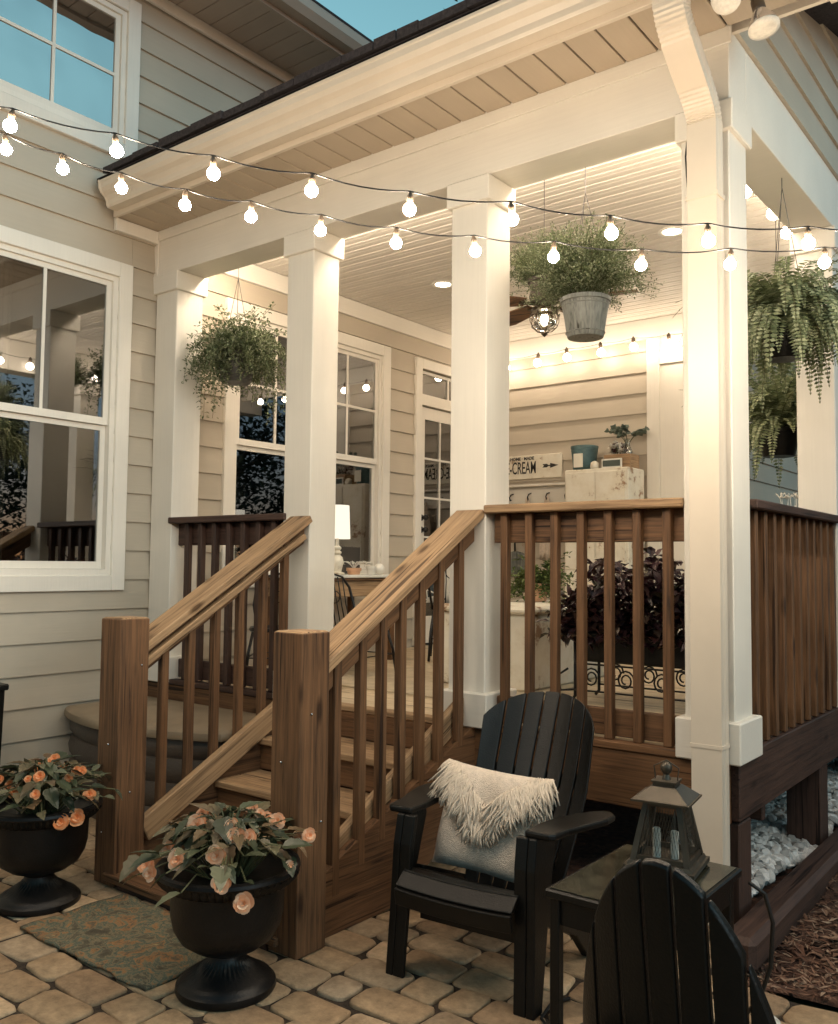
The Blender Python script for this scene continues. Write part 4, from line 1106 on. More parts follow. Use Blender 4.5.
begonia(-3.22, 1.84, .35, 'begonia with bright coral flowers filling the left urn', 9,
        [(-.10, -.22, -.02, .042), (-.04, -.24, .01, .040), (-.02, -.20, -.02, .042), (-.09, -.19, .02, .034), (.205, -.04, -.01, .034), (.225, .01, .0, .034), (.22, .06, .07, .026), (-.02, .00, .14, .026), (-.05, -.10, .09, .024), (.10, .10, .13, .022), (.02, -.12, .08, .022), (-.16, .06, .1, .03)], 'petal')
# doormat
rg_ = random.Random(2)
m = MB(); nx, ny = 40, 24; x0, x1, y0, y1 = -3.03, -2.31, 1.665, 2.075
vs = [(x0+(x1-x0)*i/nx, y0+(y1-y0)*j/ny + .004*math.sin(i*.5), .012+.0025*math.sin(i*.7+j*.5)+.002*math.sin(i*1.7)) for i in range(nx+1) for j in range(ny+1)]
m.add(vs, [(i*(ny+1)+j, (i+1)*(ny+1)+j, (i+1)*(ny+1)+j+1, i*(ny+1)+j+1) for i in range(nx) for j in range(ny)])
ob = m.build('doormat', 'rug', None, smooth=True, origin=(-2.67, 1.87, 0)); tag(ob, 'floral green and rust woven doormat lying before the steps', 'doormat')
md = ob.modifiers.new('s', 'SOLIDIFY'); md.thickness = .010; md.offset = -1

# deck box behind the stairs
bx = thing('storage_box', (-3.85, 2.85, 0), 'dark brown bow fronted resin storage box with taupe lid behind the steps', 'storage box')
def bow(u, e=0):   # front line, u 0..1 from left to right
    return -4.44+e*-1+(1.15+2*e)*u, 2.70-.16*math.sin(PI*min(1, u*1.0))**.8+.06*u-e
n_ = 28
body = MB(); rings = []
for z, e in ((0, -.01), (.03, 0), (.08, .012), (.12, 0), (.125, -.006), (.15, .010), (.195, .014), (.24, .004), (.245, -.004), (.27, .010), (.31, .014), (.355, .004), (.36, -.004), (.385, .010), (.42, .012), (.452, .004)):
    r = [(*bow(i/n_, e), z) for i in range(n_+1)]; r += [(r[-1][0], 3.13, z), (r[0][0], 3.13, z)]
    rings.append(r)
m_ = n_+3
body.add([v for r in rings for v in r], [(i*m_+j, i*m_+(j+1) % m_, (i+1)*m_+(j+1) % m_, (i+1)*m_+j) for i in range(len(rings)-1) for j in range(m_)])
body.build('body', 'boxresin', bx, smooth='auto')
lid = MB(); rings = []
for z, e in ((.455, .0), (.455, .030), (.468, .034), (.490, .030), (.503, .016), (.512, -.05), (.518, -.16)):
    r = [(*bow(i/n_, e), z) for i in range(n_+1)]; yb_ = 3.15+min(e, .02); r += [(r[-1][0], yb_, z), (r[0][0], yb_, z)]
    rings.append(r)
lid.add([v for r in rings for v in r], [(i*m_+j, i*m_+(j+1) % m_, (i+1)*m_+(j+1) % m_, (i+1)*m_+j) for i in range(len(rings)-1) for j in range(m_)]+[tuple(6*m_+j for j in range(m_))])
lid.build('lid', 'boxlid', bx, smooth='auto')
# dark square planter at the left edge
t = thing('square_planter', (-4.3, 2.05, 0), 'tall dark square planter cut off at the left edge by the wall', 'planter')
MB().prism([(-.10, 0), (.10, 0), (.135, .66), (-.135, .66)], lambda u, v, w_: (-4.33+u, 2.06+w_, v), -.13, .13).build('body', 'black_plastic', t)
MB().box(-4.48, -4.18, 1.915, 2.205, .66, .69, .006).build('rim', 'black_plastic', t)

# ------------------------------------------------------------------ adirondack chairs
def lawn_chair(loc, rz_, label, arch=.32, rec=.46, cv=.085):
    t = thing('lawn_chair', (0, 0, 0), label, 'lawn chair', 'black slatted lawn chairs')
    BP = 'black_plastic'
    for s in (-1, 1):
        lean = lambda v: .035*v/.488
        m = MB()      # front leg : broad at the top, narrow at the foot, shallow channel
        def lg(u, v, w_): return (s*(w_+.025-.012*v/.488), u-.015+.070*v/.488, v)
        m.prism([(-.005, 0), (.050, 0), (.075, .30), (.105, .465), (.095, .488), (-.035, .488), (-.040, .40), (-.020, .2)], lg, .205, .232)
        m.prism([(-.005, 0), (.010, 0), (-.002, .2), (-.018, .40), (-.012, .488), (-.035, .488), (-.040, .40), (-.020, .2)], lg, .165, .2045)
        m.build('leg', BP, t, bevel=.004)
        m = MB()      # side stringer running back and down to the rear foot
        m.prism([(.06, .318), (.06, .225), (.20, .17), (.36, .10), (.47, .0), (.515, .0), (.50, .06), (.38, .20), (.25, .25)], lg, .172, .2)
        m.build('rear_leg', BP, t, bevel=.004)
        m = MB()      # arm
        arm = [(.030, .200), (.028, .280), (.045, .293), (.12, .302), (.21, .328), (.30, .352), (.36, .352), (.39, .330), (.39, .30), (.36, .272), (.30, .240), (.22, .212), (.12, .200)]
        m.prism([(s*v, u) for u, v in arm][::s], lambda u, v, w_: (u, v, w_-.02*max(0, v)), .486, .508)
        m.build('arm', BP, t, bevel=.007)
    # seat slats follow an S curve, last one rolls over the front
    prof_ = [(-.055, .275), (-.058, .300), (-.040, .318), (-.005, .322)]
    sl_ = [(-.052, .235, -.060, .285), (-.052, .294, -.010, .327), (-.004, .329, .055, .318), (.062, .316, .120, .296), (.127, .293, .185, .270), (.192, .267, .250, .246)]
    for (ya, za, yb, zb) in sl_:
        m = MB(); d = V((0, yb-ya, zb-za)); L_ = d.length; d.normalize(); nn = V((0, -d.z, d.y))
        k = 8; vs = []
        for i in range(k+1):
            x = -.200+.400*i/k; dip = -.008*(1-(2*i/k-1)**2)
            for (p_, q_) in ((0, 0), (L_, 0), (L_, -.016), (0, -.016)):
                v_ = V((x, ya, za))+d*p_+nn*(q_)+V((0, 0, dip)); vs.append(v_)
        m.add(vs, [(4*i+j, 4*i+(j+1) % 4, 4*i+4+(j+1) % 4, 4*i+4+j) for i in range(k) for j in range(4)]+[(0, 3, 2, 1), (4*k, 4*k+1, 4*k+2, 4*k+3)])
        m.build('seat_slat', BP, t, bevel=.003)
    board_ = MB().box(-.17, .17, .045, .06, .17, .28); board_.build('apron', BP, t)
    # fan back
    nsl = 7; H_ = .70
    base = V((0, .335, .200)); up = V((0, rec, .888)).normalized(); nrm = V((0, -.888, rec)).normalized()
    for k in range(nsl):
        c0 = (k-(nsl-1)/2)
        top_w, bot_w = .062, .050
        m = MB(); vs = []; rows = 14
        for r in range(rows+1):
            f = r/rows
            wd = bot_w+(top_w-bot_w)*min(1, f*1.6)
            for ci, sx in enumerate((-.5, -.25, 0, .25, .5)):
                x = (c0+sx*.90)*wd
                # arch: height limit as a function of x
                hx = H_*(.755+.245*math.sqrt(max(0, 1-(x/.262)**2))) if f > .9 else 1
                full = H_*(1-arch+arch*math.sqrt(max(0, 1-(x/.230)**2)))
                h = full*f
                curve = cv*(x/.22)**2*(.35+.65*f)       # concave across the width
                bow_ = -.02*math.sin(PI*f)
                vs.append(V((x, 0, 0))+base+up*h+nrm*(curve+bow_))
        nn = len(vs); vs += [v - nrm*.015 for v in vs]
        fs = []
        for r in range(rows):
            for c_ in range(4):
                a = r*5+c_; fs.append((a, a+1, a+6, a+5)); fs.append((nn+a, nn+a+5, nn+a+6, nn+a+1))
        for r in range(rows):
            a = r*5; fs.append((a, a+5, nn+a+5, nn+a)); a = r*5+4; fs.append((a, nn+a, nn+a+5, a+5))
        for c_ in range(4):
            a = c_; fs.append((a, nn+a, nn+a+1, a+1)); a = rows*5+c_; fs.append((a, a+1, nn+a+1, nn+a))
        m.add(vs, fs); m.build('back_slat', BP, t, smooth='auto', bevel=.004)
    for z_, w_ in ((.30, .165), (.58, .185)):
        m = MB(); pts_ = []
        for i in range(13):
            x = -w_+2*w_*i/12
            f = (z_-.215)/.62; pts_.append(V((x, 0, 0))+base+up*((z_-.215)/.92)+nrm*(cv*(x/.22)**2*(.35+.65*f)-.037-.02*math.sin(PI*min(1, f))))
        vs = []
        for p in pts_:
            vs += [p+up*.025, p-up*.025, p-up*.025-nrm*.016, p+up*.025-nrm*.016]
        m.add(vs, [(4*i+j, 4*i+(j+1) % 4, 4*i+4+(j+1) % 4, 4*i+4+j) for i in range(12) for j in range(4)]+[(0, 3, 2, 1), (48, 49, 50, 51)])
        m.build('back_rail', BP, t)
    t.location = loc; t.rotation_euler = (0, 0, rz_)
    return t
ch1 = lawn_chair((-1.580, 2.25, 0), R(4.5), 'black lawn chair with a fringed pillow facing the patio below the railing')
ch2 = lawn_chair((-.494, 1.675, 0), R(179), 'black lawn chair seen from behind in the right foreground', .64, .20, .02); ch2.scale = (.71, 1, 1)

# pillow
pl = thing('pillow', (0, 0, 0), 'cream square pillow with shaggy fringe chevron leaning in the lawn chair', 'pillow')
PW, PH = .345, .315
m = MB(); n_ = 26; vs = []; idx = {}
def psurf(u, v, s_):
    x = u*PW/2*(1-.05*(1-v*v) + .03*abs(v)**3*0); z = v*PH/2*(1-.055*(1-u*u))
    th = .055*((1-u**4)*(1-v**4))**.55 + .004
    return V((x, -th*s_ + .004*math.sin(u*7+v*4), z))
for s_ in (1, -1):
    o = len(m.v)
    vs = [psurf(-1+2*i/n_, -1+2*j/n_, s_) for i in range(n_+1) for j in range(n_+1)]
    fs = [(i*(n_+1)+j, (i+1)*(n_+1)+j, (i+1)*(n_+1)+j+1, i*(n_+1)+j+1) for i in range(n_) for j in range(n_)]
    m.add(vs, fs if s_ == 1 else [f[::-1] for f in fs])
m.build('cushion_body', 'cream_cloth', pl, smooth=True)
fr_ = MB(); rg = random.Random(4)
def chev(u):    # chevron line: high at the corners, low in the middle
    return .78-.90*max(0, 1-abs(u))**1.15
for k in range(1500):
    u = rg.uniform(-1.02, 1.02); band = rg.random()
    v = chev(u)+band*.42*(1 if rg.random() < .75 else .5)
    if abs(u) > .8 and rg.random() < .5: v = rg.uniform(.5, 1.0)
    v = min(v, 1.0); uu = max(-1, min(1, u))
    p = psurf(uu, v, 1)+V((0, -.006, 0)); L_ = rg.uniform(.04, .09)
    side = (1 if u > 0 else -1)*rg.uniform(-.1, .35) + rg.uniform(-.25, .25)
    pts_ = [p]; d = V((side, -.45, -.55))
    for q in range(4):
        p = p+d.normalized()*L_/4; d = d+V((rg.uniform(-.5, .5), .22+rg.uniform(-.2, .2), -.3)); 
        pts_.append(p.copy())
    for i_, q in enumerate(pts_):
        b_ = psurf(max(-1, min(1, q.x/(PW/2))), max(-1, min(1, q.z/(PH/2))), 1)
        if abs(q.x) < PW/2 and q.y > b_.y-.003: pts_[i_] = V((q.x, b_.y-.003-.002*rg.random(), q.z))
    fr_.tube(pts_, [.0022, .0028, .0028, .0026, .0020], 4)
fr_.build('fringe', 'fringe', pl, smooth=True)
pl.rotation_euler = (R(-17), R(2), R(3)); pl.location = (-1.612, 2.475, .450); pl.scale = (1.13, 1.0, 1.06)

# side table
tb = thing('side_table', (-.995, 2.28, 0), 'small black side table with olive tile top beside the lawn chair', 'side table')
tx0, tx1, ty0, ty1 = -1.17, -.825, 2.04, 2.52
MB().box(tx0, tx1, ty0, ty1, .435, .458, .004).build('table_frame', 'black_plastic', tb)
MB().box(tx0+.012, tx1-.012, ty0+.012, ty1-.012, .4585, .4605).build('tabletop', 'tabletop', tb)
MB().box(tx0+.02, tx1-.02, ty0+.02, ty0+.03, .37, .434).box(tx0+.02, tx1-.02, ty1-.03, ty1-.02, .37, .434).box(tx0+.02, tx0+.03, ty0+.031, ty1-.031, .37, .434).box(tx1-.03, tx1-.02, ty0+.031, ty1-.031, .37, .434).build('apron', 'black_plastic', tb)
for x in (tx0+.01, tx1-.045):
    for y in (ty0+.01, ty1-.045): MB().box(x, x+.027, y, y+.027, 0, .4345, .003).build('leg', 'black_plastic', tb)
# lantern
lx, ly, lz = -.985, 2.385, .461
ln = thing('lantern', (lx, ly, lz), 'square tapered bronze lantern with ball finial and candles on the side table', 'lantern')
rot = Matrix.Translation((lx, ly, lz)) @ Matrix.Rotation(R(8), 4, 'Z')
def frus(mb, z0, r0, z1, r1):
    vs = [rot @ V((sx*r0, sy*r0, z0)) for sx, sy in ((-1, -1), (1, -1), (1, 1), (-1, 1))]+[rot @ V((sx*r1, sy*r1, z1)) for sx, sy in ((-1, -1), (1, -1), (1, 1), (-1, 1))]
    return mb.add(vs, [(3, 2, 1, 0), (4, 5, 6, 7), (0, 1, 5, 4), (1, 2, 6, 5), (2, 3, 7, 6), (3, 0, 4, 7)])
bs = MB(); frus(bs, .008, .094, .020, .094); frus(bs, .0205, .086, .030, .082)
for sx in (-1, 1):
    for sy in (-1, 1): 
        t_ = MB().ball((sx*.082, sy*.082, .008), .011, 10, 6); bs.add([rot @ V(v) for v in t_.v], t_.f)
lanm = plain('lantern_bronze', (.075, .062, .045), .42, .5, .25, 20)
bs.build('base', lanm, ln)
fm = MB()
for sx in (-1, 1):
    for sy in (-1, 1):
        a0, a1 = .080, .050
        fm.add([rot @ V(v) for v in [(sx*a0, sy*a0, .03), (sx*(a0-.016), sy*a0, .03), (sx*(a0-.016), sy*(a0-.016), .03), (sx*a0, sy*(a0-.016), .03), (sx*a1, sy*a1, .185), (sx*(a1-.014), sy*a1, .185), (sx*(a1-.014), sy*(a1-.014), .185), (sx*a1, sy*(a1-.014), .185)]],
               [(0, 1, 2, 3)[::-1], (4, 5, 6, 7), (0, 1, 5, 4), (1, 2, 6, 5), (2, 3, 7, 6), (3, 0, 4, 7)])
for s_ in (-1, 1):
    t_ = MB().box(-.062, .062, s_*.074-.003, s_*.074+.003, .031, .045).box(s_*.074-.003, s_*.074+.003, -.062, .062, .031, .045)
    t_.box(-.04, .04, s_*.048-.003, s_*.048+.003, .172, .184).box(s_*.048-.003, s_*.048+.003, -.04, .04, .172, .184)
    fm.add([rot @ V(v) for v in t_.v], t_.f)
fm.build('corner_posts', lanm, ln)
ms = MB()
for s_ in (-1, 1):
    for k in range(-9, 10):
        for dx in (-1, 1):
            # diagonal wire mesh clipped to panel
            for ax in (0, 1):
                p0 = (k*.008, .075, .05); p1 = (k*.008+dx*.03, .052, .17)
                q0 = max(-.055, min(.055, p0[0])); q1 = max(-.036, min(.036, p1[0]))
                a_ = V((q0, s_*p0[1], p0[2])); b_ = V((q1, s_*p1[1], p1[2]))
                if ax: a_ = V((a_.y, a_.x, a_.z)); b_ = V((b_.y, b_.x, b_.z))
                ms.tube([rot @ a_, rot @ b_], .0006, 3, False)
ms.build('wire_mesh', lanm, ln)
rfm = MB(); frus(rfm, .185, .078, .190, .078); frus(rfm, .1905, .074, .222, .034); frus(rfm, .2225, .030, .232, .030); frus(rfm, .2325, .034, .237, .034)
rfm.build('lantern_roof', lanm, ln)
f_ = MB(); t_ = MB().lathe([(.012, .237), (.010, .245), (.007, .250), (.012, .256), (.0165, .266), (.015, .276), (.007, .284), (.0001, .286)], (0, 0, 0), 16); f_.add([rot @ V(v) for v in t_.v], t_.f)
f_.tube([rot @ V((-.03+.0, 0, .237)), rot @ V((-.034, .0, .27)), rot @ V((.0, .0, .289)), rot @ V((.034, 0, .27)), rot @ V((.03, 0, .237))], .002, 6)
f_.build('finial', lanm, ln, smooth='auto')
for k, (dx, dy, h) in enumerate(((-.022, -.02, .075), (.024, -.01, .07))):
    m = MB(); t_ = MB().lathe([(.0001, .031), (.011, .031), (.011, .031+h), (.0085, .034+h), (.0001, .030+h)], (dx, dy, 0), 14, cap=False); m.add([rot @ V(v) for v in t_.v], t_.f)
    cb = m.build('candle', 'candle', None, smooth='auto', origin=(lx, ly, lz)); tag(cb, ('left slim white candle standing inside the bronze lantern', 'right slim white candle standing inside the bronze lantern')[k], 'candle', 'candles in the lantern')
# cables on the patio
tag(MB().tube([(-1.30, 2.42, .008), (-1.33, 2.36, .006), (-1.31, 2.27, .006), (-1.24, 2.21, .006), (-1.20, 2.13, .006), (-1.22, 2.02, .006), (-1.19, 1.9, .006), (-1.12, 1.80, .006)], .005, 6).build('extension_cord', 'rope', None, smooth=True, origin=(-1.25, 2.1, 0)), 'black cord lying on the pavers beside the chair leg', 'cord')
tag(MB().tube([(-.80, 2.50, .43), (-.77, 2.53, .40), (-.755, 2.55, .32), (-.765, 2.56, .2), (-.80, 2.58, .1), (-.86, 2.62, .012), (-.98, 2.72, .008)], .006, 6).build('power_cord', 'rope', None, smooth=True, origin=(-.8, 2.5, 0)), 'black cable hanging down behind the right edge of the side table', 'cord')
# pale crumpled globe at the bottom edge
m = MB().ball((0, 0, 0), .042, 20, 14, 1.1); rg = random.Random(6)
m.v = [tuple(V(v)*(1+.10*math.sin(v[0]*160+v[2]*90)*math.cos(v[1]*140)+rg.uniform(-.03, .03))) for v in m.v]
ob = m.build('glass_ornament', 'floodglass', None, smooth=True); ob.location = (-.755, 2.50, .048); tag(ob, 'small pale crinkled glass ornament at the bottom edge right of the dark chair', 'ornament')

# ------------------------------------------------------------------ things on the porch
# console table on the left wall
ct_ = thing('console_table', (-4.2, 4.45, DZ), 'wooden console table with white top below the twin window', 'table')
board('tabletop', 'wood', ct_, -4.44, -3.98, 4.02, 4.90, 1.165, 1.185); 
MB().box(-4.445, -3.975, 4.015, 4.905, 1.1855, 1.205, .003).build('runner', 'white', ct_)
board('apron', 'cap', ct_, -4.42, -4.0, 4.04, 4.88, 1.06, 1.164)
for x in (-4.42, -4.04):
    for y in (4.04, 4.84): board('leg', 'wood', ct_, x, x+.04, y, y+.04, DZ+.001, 1.059)
lp = thing('table_lamp', (-4.02, 4.24, 1.206), 'lit table lamp with white drum shade on the console table', 'lamp')
lc = (-4.02, 4.30, 1.206)
MB().lathe([(.0001, 0), (.05, 0), (.052, .012), (.03, .02), (.036, .05), (.045, .08), (.036, .115), (.02, .13), (.03, .142), (.03, .15), (.018, .158), (.028, .170), (.028, .18), (.014, .19), (.010, .24)], lc, 20, cap=False).build('lamp_base', M['chippy'], lp, smooth='auto')
MB().lathe([(.085, .235), (.076, .455)], lc, 32, cap=False).build('lamp_shade', 'shade', lp, smooth=True)
sb_ = kids(lp)[-1]; md = sb_.modifiers.new('s', 'SOLIDIFY'); md.thickness = .003
def small_pot(name, label, c, r, h, mat, cat='pot', group=None):
    t = thing(name, c, label, cat, group); pot(t, c, r*.8, r, h, mat, 'pot', .002); return t
t = small_pot('flower_pot', 'orange terracotta bowl of white flower sprays on the console table', (-4.05, 4.50, 1.206), .05, .045, 'terra', 'flower pot')
s_, a_ = MB(), MB(); rg = random.Random(3)
for k in range(15):
    a = rg.uniform(0, 2*PI); p = V((-4.05, 4.50, 1.24)); d = V((math.cos(a)*.7, math.sin(a)*.7, 1)); pts_ = [p.copy()]
    for q in range(5): p = p+d.normalized()*.028; d.z -= .35; pts_.append(p.copy())
    s_.tube(pts_, .0018, 4)
    for q in range(6): a_.leaf(p, V((rg.uniform(-1, 1), rg.uniform(-1, 1), rg.uniform(-.3, 1))), V((0, 0, 1)), .026, .016, .2)
s_.build('stems', 'whitetwig', t); a_.build('blossom_spray', 'whitetwig', t)
t = small_pot('white_jar', 'round white jar beside the terracotta bowl on the console table', (-4.0, 4.62, 1.206), .035, .06, 'white', 'jar')
tag(MB().ball((-4.03, 4.74, 1.245), .038, 16, 10).build('white_pumpkin', 'white', None, smooth=True, origin=(-4.03, 4.74, 1.206)), 'small round white gourd on the console table', 'gourd')
tag(MB().box(-4.36, -4.33, 4.60, 4.88, 1.206, 1.40, .004).build('dark_tray', 'room', None, origin=(-4.35, 4.8, 1.206)), 'dark rectangular tray propped against the window on the console table', 'tray')
# metal bistro chairs
def bistro(x, y, rz_, label, cush=False):
    t = thing('metal_chair', (0, 0, 0), label, 'chair', 'black metal porch chairs')
    r_ = .009
    MB().lathe([(.0001, 0), (.165, 0), (.17, .012), (.165, .03), (.0001, .034)], (0, 0, .36), 28, cap=False).build('seat', 'darkbrown' if cush else 'blackmetal', t, smooth='auto')
    for sx in (-1, 1):
        MB().tube([(sx*.13, -.12, .36), (sx*.15, -.15, .2), (sx*.16, -.17, .006)], r_, 8).build('leg', 'blackmetal', t, smooth=True)
        MB().tube([(sx*.13, .13, .36), (sx*.15, .17, .2), (sx*.16, .20, .006)], r_, 8).build('leg', 'blackmetal', t, smooth=True)
    fr = MB(); fr.tube([(-.14, .13, .36), (-.17, .17, .55), (-.16, .20, .70), (-.10, .215, .79), (0, .22, .82), (.10, .215, .79), (.16, .20, .70), (.17, .17, .55), (.14, .13, .36)], r_, 8)
    for k in range(-2, 3):
        fr.tube([(k*.05, .14, .38), (k*.045, .17, .55), (k*.05, .21, .79 if abs(k) < 2 else .77)], .004, 6)
    fr.tube([(math.cos(a*PI/8)*.05, .19, .62+math.sin(a*PI/8)*.05) for a in range(17)], .004, 6)
    fr.build('backrest', 'blackmetal', t, smooth=True)
    MB().tube([(-.155, -.155, .16), (.155, -.155, .16), (.158, .175, .16), (-.158, .175, .16), (-.155, -.155, .16)], .005, 6).build('stretcher', 'blackmetal', t, smooth=True)
    t.location = (x, y, DZ); t.rotation_euler = (0, 0, rz_); return t
b1 = bistro(-3.66, 4.12, R(95), 'low black wire chair beside the console lamp behind the second column'); b1.scale = (1, 1, .74)
b2 = copy_tree(b1); b2.location = (-3.95, 3.72, DZ); b2.rotation_euler = (0, 0, R(40)); b2['label'] = 'low black wire chair behind the short dark railing by the left pilaster'
b3 = bistro(-3.70, 5.16, R(-145), 'black metal chair with dark seat holding the patterned cushion', True)
cu_ = MB(); n_ = 16
for s_ in (1, -1):
    vs = []
    for i in range(n_+1):
        for j in range(n_+1):
            u, v = -1+2*i/n_, -1+2*j/n_; th = .05*((1-u**4)*(1-v**4))**.5
            vs.append((u*.20, -th*s_, v*.195))
    fs = [(i*(n_+1)+j, (i+1)*(n_+1)+j, (i+1)*(n_+1)+j+1, i*(n_+1)+j+1) for i in range(n_) for j in range(n_)]
    cu_.add(vs, fs if s_ == 1 else [f[::-1] for f in fs])
ob = cu_.build('cushion', 'cushion', None, smooth=True); ob.location = (-3.71, 5.15, DZ+.59); ob.rotation_euler = (R(-14), 0, R(35)); tag(ob, 'square cushion patterned in black, white and orange on the metal chair', 'cushion')
# white chest
t = thing('storage_chest', (-2.6, 4.5, DZ), 'chipped white enamel chest standing on the deck behind the plant stand', 'chest')
MB().box(-3.0, -2.42, 4.05, 5.0, DZ+.001, 1.02, .02).build('body', 'chippy', t); MB().box(-3.02, -2.40, 4.03, 5.02, 1.0205, 1.06, .014).build('lid', 'chippy', t)
MB().box(-2.398, -2.388, 4.48, 4.56, .93, 1.01, .002).build('latch', 'blackmetal', t)
# tall cabinet with things on top
cb = thing('tall_cabinet', (-3.12, 6.5, DZ), 'tall chipped white cabinet against the back wall right of the painted sign', 'cabinet')
cx0, cx1, cy0, cy1 = -3.465, -2.915, 6.36, 6.655
MB().box(cx0, cx1, cy0, cy1, DZ+.001, 2.045, .008).build('cabinet_body', 'chippy', cb)
for k, (a, b) in enumerate(((cx0+.02, -3.195), (-3.185, cx1-.02))):
    d_ = MB().box(a, b, cy0-.012, cy0-.001, 1.25, 2.02, .003).build('cabinet_door', 'chippy', cb)
    MB().ball(((b-.025) if k == 0 else (a+.025), cy0-.022, 1.6), .011, 10, 6).build('knob', 'blackmetal', d_, smooth=True)
    MB().box(a, b, cy0-.012, cy0-.001, .68, 1.23, .003).build('cabinet_door', 'chippy', cb)
zt = 2.046
c = (-3.36, 6.50, zt); t = thing('tin_bucket', c, 'blue green tin bucket with a white label on the cabinet left end', 'bucket'); pot(t, c, .09, .108, .20, 'blue_tin', 'bucket', .004, True)
MB().box(c[0]-.035, c[0]+.045, c[1]-.121, c[1]-.116, zt+.02, zt+.13).build('label_card', 'candle', t)
tag(MB().lathe([(.0001, 0), (.03, 0), (.036, .02), (.03, .05), (.012, .062), (.0001, .066)], (-3.22, 6.40, zt), 16, cap=False).build('white_gourd', 'chippy', None, smooth=True, origin=(-3.22, 6.4, zt)), 'little pale round knob shaped gourd before the tin bucket', 'gourd')
t = thing('framed_sign', (-3.09, 6.39, zt), 'small white framed dark slate leaning on the wooden crate', 'frame')
MB().box(-3.155, -2.985, 6.388, 6.400, zt+.001, zt+.072, .002).build('frame', 'white', t); MB().box(-3.143, -2.997, 6.385, 6.3875, zt+.012, zt+.060).build('slate', plain('slate', (.06, .08, .07), .6), t)
t = thing('wooden_crate', (-3.03, 6.5, zt), 'low reddish wooden crate on the right end of the cabinet', 'crate')
for (a, b_, c_, d_) in ((-3.15, -2.93, 6.42, 6.432), (-3.15, -2.93, 6.58, 6.592), (-3.15, -3.138, 6.433, 6.579), (-2.942, -2.93, 6.433, 6.579)): board('side', 'cap', t, a, b_, c_, d_, zt+.001, zt+.108, .001)
board('bottom', 'wood', t, -3.137, -2.943, 6.433, 6.579, zt+.001, zt+.01, 0)
t = thing('flower_bunch', (-3.10, 6.5, zt+.03), 'bunch of white and dark red dried flowers in the crate', 'flowers'); a_, s_, d_ = MB(), MB(), MB(); rg = random.Random(21)
for k in range(26):
    p = V((rg.uniform(-3.14, -3.0), rg.uniform(6.44, 6.57), zt+rg.uniform(.12, .20))); s_.tube([(p.x*.7+(-3.07)*.3, 6.5, zt+.012), p], .0015, 4)
    q = a_ if k % 3 else d_
    for _ in range(12): q.leaf(p, V((rg.uniform(-1, 1), rg.uniform(-1, 1), rg.uniform(-.5, 1))), V((0, 0, 1)), rg.uniform(.026, .042), .024, .3)
a_.build('pale_blooms', 'whitetwig', t); d_.build('dark_blooms', plain('dark_red', (.07, .012, .015), .7), t); s_.build('stems', 'stem', t)
c = (-2.985, 6.5, zt+.011); t = thing('glass_vase', c, 'clear glass bottle vase in the crate holding eucalyptus', 'vase')
MB().lathe([(.0001, .0), (.034, 0), (.038, .01), (.038, .12), (.018, .17), (.016, .215), (.021, .225)], c, 18, cap=False).build('glass', 'glassclear', t, smooth=True)
t = thing('eucalyptus_sprigs', (c[0], c[1], zt+.12), 'grey green eucalyptus sprigs in the glass vase', 'greenery'); a_, s_ = MB(), MB()
for k in range(9):
    a = rg.uniform(0, 2*PI); p = V((c[0], c[1], zt+.16)); d = V((math.cos(a)*.35, math.sin(a)*.35, 1)); pts_ = [p.copy()]
    for q in range(7):
        p = p+d.normalized()*.03; d += V((math.cos(a)*.1, math.sin(a)*.1, -.12)); pts_.append(p.copy())
        if q > 2:
            for g_ in (0, 1, 2): a_.leaf(p, V((rg.uniform(-1, 1), rg.uniform(-1, 1), rg.uniform(-.2, .8))), V((rg.uniform(-1, 1), rg.uniform(-1, 1), 1)), .042, .042, .1, 7)
    s_.tube(pts_, .0016, 4)
a_.build('leaves', 'euca', t); s_.build('stems', 'stem', t)
# painted sign
sg = thing('ice_cream_sign', (-3.98, 6.68, 2.13), 'weathered white board sign reading ICE-CREAM on the back wall', 'sign')
MB().box(-4.42, -3.665, 6.668, 6.690, 2.03, 2.235, .003).build('sign_board', 'chippy', sg)
inkm = plain('black_paint', (.02, .018, .016), .7)
def text(s_, x, z, size, parent, y=6.6655, mat=None, nm='lettering', sx=1.0, bold=.0):
    cu = bpy.data.curves.new(nm, 'FONT'); cu.body = s_; cu.size = size; cu.extrude = .0008; cu.offset = bold; cu.resolution_u = 3
    o = bpy.data.objects.new(nm, cu); C.objects.link(o); dg = bpy.context.evaluated_depsgraph_get()
    me = bpy.data.meshes.new_from_object(o.evaluated_get(dg)); bpy.data.objects.remove(o)
    me.materials.clear(); me.materials.append(mat or inkm)
    ob = bpy.data.objects.new(nm, me); C.objects.link(ob); ob.parent = parent
    ob.location = V((x, y, z))-V(parent['_o']); ob.rotation_euler = (R(90), 0, 0); ob.scale = (sx, 1, 1); return ob
text('ICE-CREAM', -4.285, 2.075, .150, sg, sx=.50, bold=.0012)
text('HOME · MADE', -4.17, 2.193, .038, sg, bold=.001)
ar = MB().box(-3.83, -3.75, 6.665, 6.6675, 2.128, 2.138)
ar.prism([(-3.77, 2.112), (-3.69, 2.133), (-3.77, 2.154)], lambda u, v, w_: (u, w_, v), 6.6645, 6.6672)
ar.prism([(-3.845, 2.118), (-3.80, 2.118), (-3.785, 2.133), (-3.80, 2.148), (-3.845, 2.148), (-3.83, 2.133)], lambda u, v, w_: (u, w_, v), 6.6641, 6.6664); ar.build('arrow', inkm, sg)
